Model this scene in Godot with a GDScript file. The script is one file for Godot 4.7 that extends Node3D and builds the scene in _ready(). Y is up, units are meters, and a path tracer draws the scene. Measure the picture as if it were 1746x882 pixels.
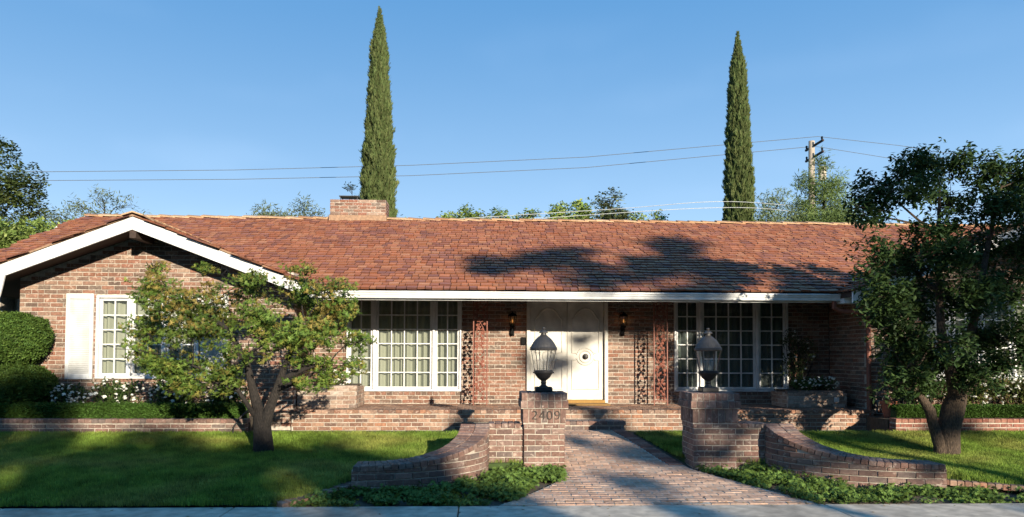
extends Node3D

const CAM := Vector3(0, 1.62, 0)
const SUN_AZ := 22.0
const SUN_EL := 14.2
const LW := Vector2(-1.45, -10.15)   # centres of the two curved garden walls (x, z) and their reach
const LA := 1.59
const RW := Vector2(5.55, -10.15)
const RA := 1.69
const WB := 1.30

var rng := RandomNumberGenerator.new()
var M := {}
var used := {}
var bumps := FastNoiseLite.new()

# ------------------------------------------------------------------ mesh builder
class MB:
	var v := PackedVector3Array()
	var c := PackedColorArray()
	var n := PackedVector3Array()
	var smooth := false
	var col := Color(1, 1, 1)
	func tri(a: Vector3, b: Vector3, d: Vector3) -> void:
		v.append(a); v.append(b); v.append(d)
		c.append(col); c.append(col); c.append(col)
	func quad(a: Vector3, b: Vector3, d: Vector3, e: Vector3) -> void:
		tri(a, b, d); tri(a, d, e)
	func box(at: Vector3, size: Vector3, turn := Basis()) -> void:
		var h := size * 0.5
		var p := []
		for i in 8:
			p.append(at + turn * Vector3(h.x * (1 if i & 1 else -1), h.y * (1 if i & 2 else -1), h.z * (1 if i & 4 else -1)))
		quad(p[4], p[6], p[7], p[5]); quad(p[1], p[3], p[2], p[0]); quad(p[0], p[2], p[6], p[4])
		quad(p[5], p[7], p[3], p[1]); quad(p[2], p[3], p[7], p[6]); quad(p[0], p[4], p[5], p[1])
	func bbox(at: Vector3, size: Vector3, b: float) -> void:   # a box with chamfered edges
		var h := size * 0.5
		var k := h - Vector3(b, b, b)
		for ax in 3:
			var a1 := (ax + 1) % 3
			var a2 := (ax + 2) % 3
			for s in [-1.0, 1.0]:
				var f := []
				for q in [[-1, -1], [1, -1], [1, 1], [-1, 1]]:
					var p := Vector3()
					p[ax] = h[ax] * s; p[a1] = k[a1] * q[0]; p[a2] = k[a2] * q[1]
					f.append(at + p)
				quad(f[0], f[1], f[2], f[3])
				for t in [-1.0, 1.0]:   # the chamfer along a2 between the faces ax and a1
					var g := []
					for e in [-1.0, 1.0]:
						var p := Vector3(); p[ax] = h[ax] * s; p[a1] = k[a1] * t; p[a2] = k[a2] * e
						var r := Vector3(); r[ax] = k[ax] * s; r[a1] = h[a1] * t; r[a2] = k[a2] * e
						g.append(at + p); g.append(at + r)
					quad(g[0], g[1], g[3], g[2])
		for i in 8:
			var s := Vector3(1 if i & 1 else -1, 1 if i & 2 else -1, 1 if i & 4 else -1)
			tri(at + Vector3(h.x * s.x, k.y * s.y, k.z * s.z), at + Vector3(k.x * s.x, h.y * s.y, k.z * s.z), at + Vector3(k.x * s.x, k.y * s.y, h.z * s.z))
	func tube(path: Array, radii: Array, sides := 8, round_shade := true) -> void:
		var rings := []
		var side := Vector3.ZERO
		for i in path.size():
			var a: Vector3 = path[maxi(i - 1, 0)]
			var b: Vector3 = path[mini(i + 1, path.size() - 1)]
			var d := (b - a).normalized()
			if side == Vector3.ZERO:
				side = d.cross(Vector3(0.31, 0.17, 0.93)).normalized()
			side = (side - d * side.dot(d)).normalized()
			var up := d.cross(side)
			var ring := []
			for k in sides:
				var an := TAU * k / sides
				ring.append(side * cos(an) + up * sin(an))
			rings.append(ring)
		for i in path.size() - 1:
			for k in sides:
				var k2 := (k + 1) % sides
				var n0: Vector3 = rings[i][k]
				var n1: Vector3 = rings[i][k2]
				var n2: Vector3 = rings[i + 1][k2]
				var n3: Vector3 = rings[i + 1][k]
				var p0: Vector3 = path[i] + n0 * radii[i]
				var p1: Vector3 = path[i] + n1 * radii[i]
				var p2: Vector3 = path[i + 1] + n2 * radii[i + 1]
				var p3: Vector3 = path[i + 1] + n3 * radii[i + 1]
				for q in [[p0, n0], [p2, n2], [p1, n1], [p0, n0], [p3, n3], [p2, n2]]:
					v.append(q[0]); c.append(col)
					if smooth:
						n.append(q[1])
		if not smooth:
			for e in [0, path.size() - 1]:
				for k in range(1, sides - 1):
					tri(path[e] + rings[e][0] * radii[e], path[e] + rings[e][k] * radii[e], path[e] + rings[e][k + 1] * radii[e])
	func lathe(at: Vector3, prof: Array, sides := 20) -> void:   # prof: [r, y] from the bottom up
		for i in prof.size() - 1:
			for k in sides:
				var a := TAU * k / sides
				var b := TAU * (k + 1) / sides
				var p0 := at + Vector3(cos(a) * prof[i][0], prof[i][1], sin(a) * prof[i][0])
				var p1 := at + Vector3(cos(b) * prof[i][0], prof[i][1], sin(b) * prof[i][0])
				var p2 := at + Vector3(cos(b) * prof[i + 1][0], prof[i + 1][1], sin(b) * prof[i + 1][0])
				var p3 := at + Vector3(cos(a) * prof[i + 1][0], prof[i + 1][1], sin(a) * prof[i + 1][0])
				if prof[i][0] > 0.0001:
					tri(p0, p1, p2)
				if prof[i + 1][0] > 0.0001:
					tri(p0, p2, p3)
	func prism(pts: PackedVector2Array, xf: Transform3D, depth: float) -> void:   # an outline in x, y, given a depth along -z
		var ix := Geometry2D.triangulate_polygon(pts)
		for i in range(0, ix.size(), 3):
			for z in [0.0, -depth]:
				tri(xf * Vector3(pts[ix[i]].x, pts[ix[i]].y, z), xf * Vector3(pts[ix[i + 1]].x, pts[ix[i + 1]].y, z), xf * Vector3(pts[ix[i + 2]].x, pts[ix[i + 2]].y, z))
		for i in pts.size():
			var a := pts[i]
			var b := pts[(i + 1) % pts.size()]
			quad(xf * Vector3(a.x, a.y, 0), xf * Vector3(b.x, b.y, 0), xf * Vector3(b.x, b.y, -depth), xf * Vector3(a.x, a.y, -depth))
	func put(arr: PackedVector3Array, cols: PackedColorArray, xf: Transform3D) -> void:
		v.append_array(xf * arr)
		c.append_array(cols)
	func mesh(vertex_colors := true) -> ArrayMesh:
		var a := []
		a.resize(Mesh.ARRAY_MAX)
		a[Mesh.ARRAY_VERTEX] = v
		if vertex_colors:
			a[Mesh.ARRAY_COLOR] = c
		if smooth and n.size() == v.size():
			a[Mesh.ARRAY_NORMAL] = n
		var m := ArrayMesh.new()
		m.add_surface_from_arrays(Mesh.PRIMITIVE_TRIANGLES, a)
		return m

# ------------------------------------------------------------------ nodes
func numbered(parent: Node, called: String) -> String:
	var key := str(parent.get_instance_id()) + called
	used[key] = used.get(key, -1) + 1
	return called if used[key] == 0 else "%s_%03d" % [called, used[key]]

func thing(called: String, label: String, category: String, at := Vector3.ZERO, group := "") -> Node3D:
	var o := Node3D.new()
	o.name = numbered(self, called)
	add_child(o)
	o.position = at
	tag(o, label, category, group)
	return o

func tag(o: Node, label: String, category: String, group := "") -> void:
	o.set_meta("label", label)
	o.set_meta("category", category)
	if group:
		o.set_meta("group", group)

func obj(parent: Node, called: String, mesh: Mesh, mat: Material, xf := Transform3D(), kind := "") -> MeshInstance3D:
	var o := MeshInstance3D.new()
	o.name = numbered(parent, called)
	o.mesh = mesh
	o.material_override = mat
	o.transform = xf
	if kind:
		o.set_meta("kind", kind)
	parent.add_child(o)
	return o

func multi(parent: Node, called: String, mesh: Mesh, mat: Material, places: Array, tints: Array) -> MultiMeshInstance3D:
	var mm := MultiMesh.new()
	mm.transform_format = MultiMesh.TRANSFORM_3D
	mm.use_colors = true
	mm.mesh = mesh
	mm.instance_count = places.size()
	for i in places.size():
		mm.set_instance_transform(i, places[i])
		mm.set_instance_color(i, tints[i])
	var o := MultiMeshInstance3D.new()
	o.name = numbered(parent, called)
	o.multimesh = mm
	o.material_override = mat
	o.set_meta("kind", "stuff")
	parent.add_child(o)
	return o

# ------------------------------------------------------------------ materials
func noise_tex(seed_: int, freq: float, lo: Color, hi: Color, size := 256, oct := 4, mid = null, cell := false) -> NoiseTexture2D:
	var f := FastNoiseLite.new()
	f.seed = seed_
	f.frequency = freq
	f.fractal_octaves = oct
	f.noise_type = FastNoiseLite.TYPE_CELLULAR if cell else FastNoiseLite.TYPE_SIMPLEX_SMOOTH
	var g := Gradient.new()
	g.set_color(0, lo)
	g.set_color(1, hi)
	if mid != null:
		for p in mid:
			g.add_point(p[0], p[1])
	var t := NoiseTexture2D.new()
	t.width = size
	t.height = size
	t.seamless = true
	t.noise = f
	t.color_ramp = g
	return t

func grey(a: float) -> Color:
	return Color(a, a, a)

func mat(called: String, lin: Color, rough := 0.8, vertex := false) -> StandardMaterial3D:
	var m := StandardMaterial3D.new()
	m.resource_name = called
	m.albedo_color = lin.linear_to_srgb()
	m.roughness = rough
	m.vertex_color_use_as_albedo = vertex
	M[called] = m
	return m

func tri_map(m: StandardMaterial3D, scale: Vector3, albedo: Texture2D = null, height: Texture2D = null, relief := 0.2) -> void:
	m.uv1_triplanar = true
	m.uv1_world_triplanar = true
	m.uv1_scale = scale
	if albedo:
		m.albedo_texture = albedo
	if height:
		m.heightmap_enabled = true
		m.heightmap_texture = height
		m.heightmap_scale = relief

func over(m: StandardMaterial3D, scale: Vector3, tex: Texture2D) -> void:
	m.detail_enabled = true
	m.detail_albedo = tex
	m.detail_blend_mode = BaseMaterial3D.BLEND_MODE_MIX
	m.detail_uv_layer = BaseMaterial3D.DETAIL_UV_2
	m.uv2_triplanar = true
	m.uv2_world_triplanar = true
	m.uv2_scale = scale

func make_materials() -> void:
	var fine := noise_tex(3, 0.035, grey(0.25), grey(0.95), 256, 5)
	var mottle := noise_tex(5, 0.022, grey(0.76), grey(1.0), 256, 5)
	var soft := noise_tex(7, 0.012, grey(0.80), grey(1.0), 256, 4)
	var smear := noise_tex(11, 0.022, Color(0.78, 0.72, 0.66, 0), Color(0.80, 0.74, 0.68, 0.6), 512, 4, [[0.68, Color(0.78, 0.72, 0.66, 0)], [0.80, Color(0.80, 0.74, 0.68, 0.28)]])
	var soot := noise_tex(13, 0.012, Color(0.16, 0.13, 0.11, 0.0), Color(0.16, 0.13, 0.11, 0.6), 512, 4, [[0.55, Color(0.16, 0.13, 0.11, 0.0)]])
	var m := mat("brick", Color(1, 1, 1), 0.9, true)
	tri_map(m, Vector3(3.1, 3.1, 3.1), mottle, fine, 0.12)
	over(m, Vector3(0.9, 0.9, 0.9), smear)
	m = mat("paver", Color(1, 1, 1), 0.88, true)
	tri_map(m, Vector3(2.7, 2.7, 2.7), mottle, fine, 0.12)
	over(m, Vector3(0.5, 0.5, 0.5), soot)
	m = mat("mortar", Color(0.53, 0.465, 0.39), 0.95)
	tri_map(m, Vector3(2.3, 2.3, 2.3), mottle, fine, 0.15)
	m = mat("white", Color(0.82, 0.82, 0.81), 0.45)
	tri_map(m, Vector3(0.8, 0.8, 0.8), soft, fine, 0.02)
	over(m, Vector3(0.7, 0.22, 0.7), noise_tex(41, 0.03, Color(0.42, 0.38, 0.32, 0.0), Color(0.42, 0.38, 0.32, 0.2), 256, 5, [[0.55, Color(0.42, 0.38, 0.32, 0.0)]]))
	m = mat("door_white", Color(0.74, 0.70, 0.62), 0.4)
	tri_map(m, Vector3(0.9, 0.9, 0.9), soft, fine, 0.02)
	var grain := noise_tex(17, 0.05, grey(0.72), grey(1.0), 256, 4)
	m = mat("shingle", Color(1, 1, 1), 0.85, true)
	tri_map(m, Vector3(4.5, 0.9, 0.9), grain, grain, 0.5)
	over(m, Vector3(0.33, 0.33, 0.33), noise_tex(19, 0.012, Color(0.20, 0.14, 0.11, 0.0), Color(0.20, 0.14, 0.11, 0.2), 256, 4, [[0.5, Color(0.2, 0.14, 0.11, 0.0)]]))
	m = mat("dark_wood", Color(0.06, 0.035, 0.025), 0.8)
	tri_map(m, Vector3(1.2, 1.2, 6), grain)
	m = mat("dark_metal", Color(0.045, 0.042, 0.042), 0.5)
	m.metallic = 0.35
	tri_map(m, Vector3(4, 4, 4), mottle, fine, 0.05)
	m = mat("grey_metal", Color(0.075, 0.07, 0.068), 0.5)
	m.metallic = 0.45
	tri_map(m, Vector3(4, 4, 4), mottle, fine, 0.05)
	m = mat("red_iron", Color(0.27, 0.088, 0.055), 0.6)
	tri_map(m, Vector3(6, 6, 6), mottle, fine, 0.1)
	m = mat("lead", Color(0.36, 0.22, 0.13), 0.7)
	tri_map(m, Vector3(2, 2, 2), mottle, fine, 0.2)
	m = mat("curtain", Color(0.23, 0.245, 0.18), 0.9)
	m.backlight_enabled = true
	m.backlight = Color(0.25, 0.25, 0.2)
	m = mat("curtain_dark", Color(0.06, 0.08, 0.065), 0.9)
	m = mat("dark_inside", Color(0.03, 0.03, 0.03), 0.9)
	m = mat("concrete", Color(0.68, 0.58, 0.46), 0.9)
	tri_map(m, Vector3(0.45, 0.45, 0.45), noise_tex(23, 0.02, grey(0.72), grey(1.0), 512, 6), fine, 0.25)
	over(m, Vector3(0.13, 0.13, 0.13), noise_tex(29, 0.012, Color(0.3, 0.27, 0.24, 0.0), Color(0.3, 0.27, 0.24, 0.75), 256, 4, [[0.45, Color(0.3, 0.27, 0.24, 0.0)]]))
	m = mat("asphalt", Color(0.05, 0.05, 0.052), 0.9)
	tri_map(m, Vector3(1, 1, 1), mottle, fine, 0.5)
	m = mat("soil", Color(0.10, 0.075, 0.05), 0.95)
	tri_map(m, Vector3(1.4, 1.4, 1.4), mottle, fine, 1.5)
	m = mat("turf", Color(0.05, 0.085, 0.018), 0.95)
	tri_map(m, Vector3(0.6, 0.6, 0.6), mottle, fine, 1.0)
	m = mat("far_ground", Color(0.09, 0.11, 0.045), 0.95)
	tri_map(m, Vector3(0.1, 0.1, 0.1), mottle)
	m = mat("bark", Color(0.17, 0.115, 0.075), 0.92)
	tri_map(m, Vector3(5, 1.1, 5), noise_tex(31, 0.05, grey(0.3), grey(1.0), 256, 5), noise_tex(37, 0.05, grey(0.0), grey(1.0), 256, 5), 1.6)
	m = mat("bark_grey", Color(0.055, 0.044, 0.037), 0.92)
	tri_map(m, Vector3(5, 1.1, 5), noise_tex(31, 0.05, grey(0.3), grey(1.0), 256, 5), noise_tex(37, 0.05, grey(0.0), grey(1.0), 256, 5), 1.6)
	m = mat("leaf", Color(1, 1, 1), 0.6, true)
	m.metallic_specular = 0.3
	m.backlight_enabled = true
	m.backlight = Color(0.62, 0.62, 0.62)
	m = mat("waxy_leaf", Color(1, 1, 1), 0.6, true)
	m.metallic_specular = 0.25
	m.backlight_enabled = true
	m.backlight = Color(0.4, 0.4, 0.4)
	m = mat("grass", Color(1, 1, 1), 0.65, true)
	m.metallic_specular = 0.25
	m.backlight_enabled = true
	m.backlight = Color(0.7, 0.7, 0.7)
	m = mat("petal", Color(0.80, 0.79, 0.72), 0.7)
	m.backlight_enabled = true
	m.backlight = Color(0.5, 0.5, 0.5)
	m = mat("black", Color(0.010, 0.010, 0.010), 0.75)
	m.metallic_specular = 0.2
	m = mat("coir", Color(0.42, 0.24, 0.07), 0.95)
	tri_map(m, Vector3(8, 8, 8), mottle, fine, 0.6)
	m = mat("terracotta", Color(0.42, 0.13, 0.07), 0.8)
	tri_map(m, Vector3(5, 5, 5), mottle, fine, 0.2)
	m = mat("weathered_wood", Color(0.50, 0.42, 0.34), 0.9)
	tri_map(m, Vector3(5, 0.5, 5), grain, grain, 0.5)
	m = mat("cable", Color(0.10, 0.11, 0.12), 0.6)
	m = mat("pale_cable", Color(0.42, 0.43, 0.42), 0.6)
	m = mat("digit", Color(0.03, 0.02, 0.015), 0.7)
	m = mat("wax", Color(0.20, 0.19, 0.165), 0.6)
	var g := mat("glass", Color(0.6, 0.65, 0.65), 0.03)
	g.transparency = BaseMaterial3D.TRANSPARENCY_ALPHA
	g.albedo_color = Color(0.75, 0.8, 0.8, 0.06)
	g = mat("lamp_glass", Color(0.6, 0.65, 0.65), 0.06)
	g.transparency = BaseMaterial3D.TRANSPARENCY_ALPHA
	g.albedo_color = Color(0.5, 0.52, 0.5, 0.02)
	g = mat("flame", Color(0.9, 0.6, 0.25), 0.5)
	g.emission_enabled = true
	g.emission = Color(1.0, 0.66, 0.30)
	g.emission_energy_multiplier = 0.3

# ------------------------------------------------------------------ bricks: shared variants, some as parts, the rest joined
var brick_sets := {}

func make_brick_sets() -> void:
	var sets := {
		"house": [[0.29, 0.148, 0.10], [0.26, 0.13, 0.088], [0.31, 0.17, 0.118], [0.225, 0.12, 0.083], [0.18, 0.115, 0.086], [0.195, 0.14, 0.11], [0.34, 0.205, 0.15], [0.28, 0.16, 0.115], [0.245, 0.155, 0.115], [0.285, 0.13, 0.085], [0.36, 0.245, 0.18], [0.165, 0.11, 0.085]],
		"pier": [[0.24, 0.13, 0.10], [0.21, 0.115, 0.09], [0.26, 0.155, 0.12], [0.20, 0.115, 0.09], [0.18, 0.11, 0.09], [0.24, 0.155, 0.125], [0.28, 0.17, 0.135], [0.19, 0.14, 0.12], [0.30, 0.20, 0.16], [0.22, 0.125, 0.095]],
		"paver": [[0.62, 0.395, 0.275], [0.58, 0.365, 0.25], [0.65, 0.43, 0.31], [0.56, 0.36, 0.265], [0.63, 0.415, 0.30], [0.53, 0.32, 0.225], [0.67, 0.46, 0.34], [0.58, 0.40, 0.30]],
		"porch": [[0.33, 0.18, 0.115], [0.28, 0.14, 0.09], [0.36, 0.215, 0.145], [0.24, 0.13, 0.09], [0.40, 0.25, 0.175], [0.19, 0.115, 0.085], [0.31, 0.20, 0.145], [0.35, 0.17, 0.10]],
		"pale": [[0.40, 0.28, 0.21], [0.34, 0.22, 0.16], [0.46, 0.34, 0.27], [0.28, 0.18, 0.13], [0.38, 0.25, 0.19], [0.24, 0.17, 0.135], [0.50, 0.40, 0.33]],
		"red": [[0.30, 0.115, 0.08], [0.26, 0.095, 0.065], [0.34, 0.15, 0.105], [0.22, 0.085, 0.06], [0.32, 0.17, 0.125]]}
	for k in sets:
		var out := []
		for rgb in sets[k]:
			for rep in 2:
				out.append(brick_shape(Color(rgb[0], rgb[1], rgb[2]) * rng.randf_range(0.88, 1.1)))
		brick_sets[k] = out

func brick_shape(color: Color) -> Dictionary:   # 0.2 x 0.065, its face at z = 0, 0.06 deep
	var b := MB.new()
	b.col = color
	b.col.a = 1
	var p := []
	for ring in [[0.1, 0.0325, -0.06], [0.1, 0.0325, -0.007], [0.0945, 0.0272, 0.0]]:
		for q in [[-1, -1], [1, -1], [1, 1], [-1, 1]]:
			var j := 0.0 if ring[2] == -0.06 else 0.0022
			p.append(Vector3(ring[0] * q[0] + rng.randf_range(-j, j), ring[1] * q[1] + rng.randf_range(-j, j), ring[2] + rng.randf_range(-j, j) * 0.6))
	for r in 2:
		for k in 4:
			var k2 := (k + 1) % 4
			b.quad(p[r * 4 + k], p[r * 4 + 4 + k], p[r * 4 + 4 + k2], p[r * 4 + k2])
	b.quad(p[8], p[11], p[10], p[9])
	return {"v": b.v, "c": b.c, "mesh": b.mesh()}

func brick_at(items: Array, at: Vector3, u: Vector3, up: Vector3, out: Vector3, length: float, height: float, weight := 1.0) -> void:
	var d := CAM - at
	var wob := Basis(out, rng.randf_range(-0.012, 0.012))
	items.append([weight * maxf(d.normalized().dot(out), 0.0) / d.length_squared(), Transform3D(Basis(wob * u * (length / 0.2), wob * up * (height / 0.065), out), at + out * rng.randf_range(-0.002, 0.004))])

func lay(parent: Node, items: Array, set_: String, limit: int, mat_name := "brick", called := "brick") -> void:
	items.sort_custom(func(a, b): return a[0] > b[0])
	var shapes: Array = brick_sets[set_]
	var joined := MB.new()
	for i in items.size():
		var s: Dictionary = shapes[rng.randi() % shapes.size()]
		if i < limit and items[i][0] > 0.0:
			obj(parent, called, s.mesh, M[mat_name], items[i][1])
		else:
			joined.put(s.v, s.c, items[i][1])
	if joined.v.size():
		obj(parent, called, joined.mesh(), M[mat_name], Transform3D(), "stuff")

# Courses of running bond on a face: origin at its lower left, u along, n outwards. holes are [u0, v0, u1, v1]; span(v) gives the [u0, u1] that is wall.
func courses(items: Array, origin: Vector3, u: Vector3, n: Vector3, height: float, span: Callable, holes: Array, weight := 1.0, course := 0.0747, pitch := 0.21, shift := 0.0) -> void:
	var rows := int(floor((height + 0.01) / course))
	for r in rows:
		var v0 := r * course
		var vm := v0 + course * 0.5
		var sp: Array = span.call(vm)
		if sp[1] - sp[0] < 0.04:
			continue
		var free := [sp]
		for h in holes:
			if vm > h[1] and vm < h[3]:
				var cut := []
				for f in free:
					if h[2] <= f[0] or h[0] >= f[1]:
						cut.append(f)
						continue
					if h[0] > f[0]:
						cut.append([f[0], h[0]])
					if h[2] < f[1]:
						cut.append([h[2], f[1]])
				free = cut
		for f in free:
			var k := floori((f[0] - shift) / pitch) - 1
			while true:
				var a := shift + k * pitch + (pitch * 0.5 if r % 2 else 0.0)
				k += 1
				if a >= f[1]:
					break
				var lo := maxf(a + 0.005, f[0] + 0.003)
				var hi := minf(a + pitch - 0.005, f[1] - 0.003)
				if hi - lo < 0.03:
					continue
				brick_at(items, origin + u * (lo + hi) * 0.5 + Vector3(0, vm, 0), u, Vector3.UP, n, hi - lo, course - 0.0125 + rng.randf_range(-0.002, 0.002), weight)

# ------------------------------------------------------------------ the lie of the land
func path_y(z: float) -> float:   # the walk and the ivy beds
	var d := -z
	if d < 10.0:
		return lerpf(0.0, 0.08, clampf((d - 8.17) / 1.83, 0, 1))
	return lerpf(0.08, 0.36, smoothstep(10.0, 12.25, d) * 0.4 + 0.6 * clampf((d - 10.0) / 2.25, 0, 1))

func lawn_y(z: float) -> float:
	var k := [[8.17, 0.012], [8.6, 0.06], [9.2, 0.14], [10.96, 0.205], [12.1, 0.355], [40.0, 0.36]]
	var d := -z
	if d <= k[0][0]:
		return k[0][1]
	for i in k.size() - 1:
		if d <= k[i + 1][0]:
			return lerpf(k[i][1], k[i + 1][1], (d - k[i][0]) / (k[i + 1][0] - k[i][0]))
	return 0.36

func path_left(z: float) -> float:
	var d := -z
	if d < 9.85:
		return lerpf(1.14, 0.22, pow(clampf((9.85 - d) / 1.68, 0, 1), 1.35))
	return 1.14

func path_right(z: float) -> float:
	var d := -z
	if d < 10.1:
		return lerpf(2.84, 3.70, clampf((10.1 - d) / 1.93, 0, 1))
	return lerpf(2.84, 2.40, clampf((d - 10.1) / 2.1, 0, 1))

func left_lawn_edge(z: float) -> float:   # the lawn lies at smaller x
	var d := -z
	if d < 9.1:
		return lerpf(-2.22, -1.5, pow(clampf((d - 8.2) / 0.9, 0, 1), 0.7))
	if d < 10.15:
		return LW.x + (LA - 0.2) * sqrt(maxf(0.0, 1.0 - pow((z - LW.y) / (WB - 0.2), 2.0)))
	if d < 10.6:
		return 0.62
	return 1.12

func right_lawn_edge(z: float) -> float:   # the lawn lies at greater x
	var d := -z
	if d < 9.1:
		return lerpf(9.0, 5.65, pow(clampf((d - 8.2) / 0.9, 0, 1), 0.6))
	if d < 10.15:
		return RW.x - (RA - 0.2) * sqrt(maxf(0.0, 1.0 - pow((z - RW.y) / (WB - 0.2), 2.0)))
	if d < 10.5:
		return 3.3
	return path_right(z) + 0.12

func sheet(called: String, mname: String, z0: float, z1: float, step: float, x0: Callable, x1: Callable, y: Callable, cols: int, lift: float) -> MeshInstance3D:
	var b := MB.new()
	var rows := int(round((z0 - z1) / step))
	for r in rows:
		var za := z0 + (z1 - z0) * r / rows
		var zb := z0 + (z1 - z0) * (r + 1) / rows
		for k in cols:
			var q := []
			for e in [[za, k], [za, k + 1], [zb, k + 1], [zb, k]]:
				q.append(Vector3(lerpf(x0.call(e[0]), x1.call(e[0]), float(e[1]) / cols), y.call(e[0]) + lift, e[0]))
			b.quad(q[0], q[3], q[2], q[1])
		for side in [x0, x1]:   # a skirt down both sides
			var a := Vector3(side.call(za), y.call(za) + lift, za)
			var d := Vector3(side.call(zb), y.call(zb) + lift, zb)
			b.quad(a, d, d - Vector3(0, 0.3, 0), a - Vector3(0, 0.3, 0))
	return obj(self, called, b.mesh(false), M[mname], Transform3D(), "structure")

func ground() -> void:
	var b := MB.new()
	var zs := [400.0, 60.0, 11.0, 10.8]
	b.quad(Vector3(-400, -0.02, 400), Vector3(-400, -0.02, 7), Vector3(400, -0.02, 7), Vector3(400, -0.02, 400))
	obj(self, "ground", b.mesh(false), M.far_ground, Transform3D(), "structure")
	b = MB.new()
	b.quad(Vector3(-400, 0.30, -12.3), Vector3(-400, 0.30, -400), Vector3(400, 0.30, -400), Vector3(400, 0.30, -12.3))
	obj(self, "ground", b.mesh(false), M.far_ground, Transform3D(), "structure")
	sheet("ground", "soil", -8.17, -12.6, 0.5, func(_z): return -60.0, func(_z): return 60.0, path_y, 2, -0.03)
	sheet("lawn", "turf", -8.2, -12.12, 0.14, func(_z): return -30.0, left_lawn_edge, lawn_y, 3, 0.0)
	sheet("lawn", "turf", -8.2, -10.5, 0.1, right_lawn_edge, func(_z): return 30.0, lawn_y, 3, 0.0)
	sheet("lawn", "turf", -10.5, -12.3, 0.2, right_lawn_edge, func(_z): return 30.0, lawn_y, 3, 0.0)
	# pavement: cast slabs with open joints, a kerb, the road
	var sw := Node3D.new()
	sw.name = "sidewalk"
	sw.set_meta("kind", "structure")
	add_child(sw)
	var joints := [-60.0, -30.0, -16.0, -11.95, -9.6, -7.25, -4.9, -2.55, -0.2, 3.75, 6.1, 8.45, 10.8, 16.0, 30.0, 60.0]
	for i in joints.size() - 1:
		b = MB.new()
		b.bbox(Vector3((joints[i] + joints[i + 1]) * 0.5, -0.05, -7.36), Vector3(joints[i + 1] - joints[i] - 0.014, 0.1, 1.61), 0.006)
		obj(sw, "slab", b.mesh(false), M.concrete)
	b = MB.new()
	b.box(Vector3(0, -0.07, -7.36), Vector3(120, 0.06, 1.6))
	obj(sw, "base", b.mesh(false), M.soil)
	b = MB.new()
	b.bbox(Vector3(0, -0.075, -6.45), Vector3(120, 0.15, 0.2), 0.02)
	obj(self, "kerb", b.mesh(false), M.concrete, Transform3D(), "structure")
	b = MB.new()
	b.box(Vector3(0, -0.2, 0.3), Vector3(120, 0.1, 13.3))
	obj(self, "street", b.mesh(false), M.asphalt, Transform3D(), "structure")

func walkway() -> void:
	var walk := sheet("path", "mortar", -8.18, -12.6, 0.2, path_left, path_right, path_y, 2, 0.0)
	var items := []
	var z := -8.235
	var row := 0
	while z > -12.6:
		var x0 := path_left(z) + 0.01
		var x1 := path_right(z) - (0.22 if z < -10.3 else 0.01)
		var slope := Vector3(0, path_y(z - 0.05) - path_y(z + 0.05), -0.1).normalized()
		var k := floori(x0 / 0.21) - 1
		while true:
			var a := k * 0.21 + (0.105 if row % 2 else 0.0)
			k += 1
			if a > x1:
				break
			var lo := maxf(a + 0.004, x0)
			var hi := minf(a + 0.206, x1)
			if hi - lo < 0.03:
				continue
			var n := Vector3.RIGHT.cross(slope)
			var tilt := Basis(Vector3.RIGHT, rng.randf_range(-0.006, 0.006))
			brick_at(items, Vector3((lo + hi) * 0.5, path_y(z) + 0.003 + rng.randf_range(-0.001, 0.0015), z), Vector3.RIGHT, tilt * slope, tilt * n, hi - lo, 0.094)
		z -= 0.104
		row += 1
	lay(walk, items, "paver", 300, "paver")
	items = []
	z = -10.35
	while z > -12.55:
		var slope := Vector3(0, path_y(z - 0.05) - path_y(z + 0.05), -0.1).normalized()
		brick_at(items, Vector3(path_right(z) - 0.1, path_y(z) + 0.012, z), Vector3.RIGHT, slope, Vector3.RIGHT.cross(slope), 0.2, 0.092)
		z -= 0.1
	lay(walk, items, "red", 40, "paver", "border_brick")

# brick edging between lawn and ivy bed
func edging(called: String, label: String, f: Callable, z0: float, z1: float) -> void:
	var o := thing(called, label, "edging")
	var items := []
	var n := 0
	var z := z0
	while z > z1 and n < 60:
		var x: float = f.call(z)
		var t := Vector3(f.call(z - 0.02) - x, 0, -0.02).normalized()
		var y := lerpf(path_y(z), lawn_y(z), 0.6) + 0.03
		brick_at(items, Vector3(x, y, z), t.cross(Vector3.UP), t, Vector3.UP, 0.2, 0.07)
		z += t.z * 0.078
		n += 1
	lay(o, items, "porch", 60)

# ------------------------------------------------------------------ roof
var shake_sets := []

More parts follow.
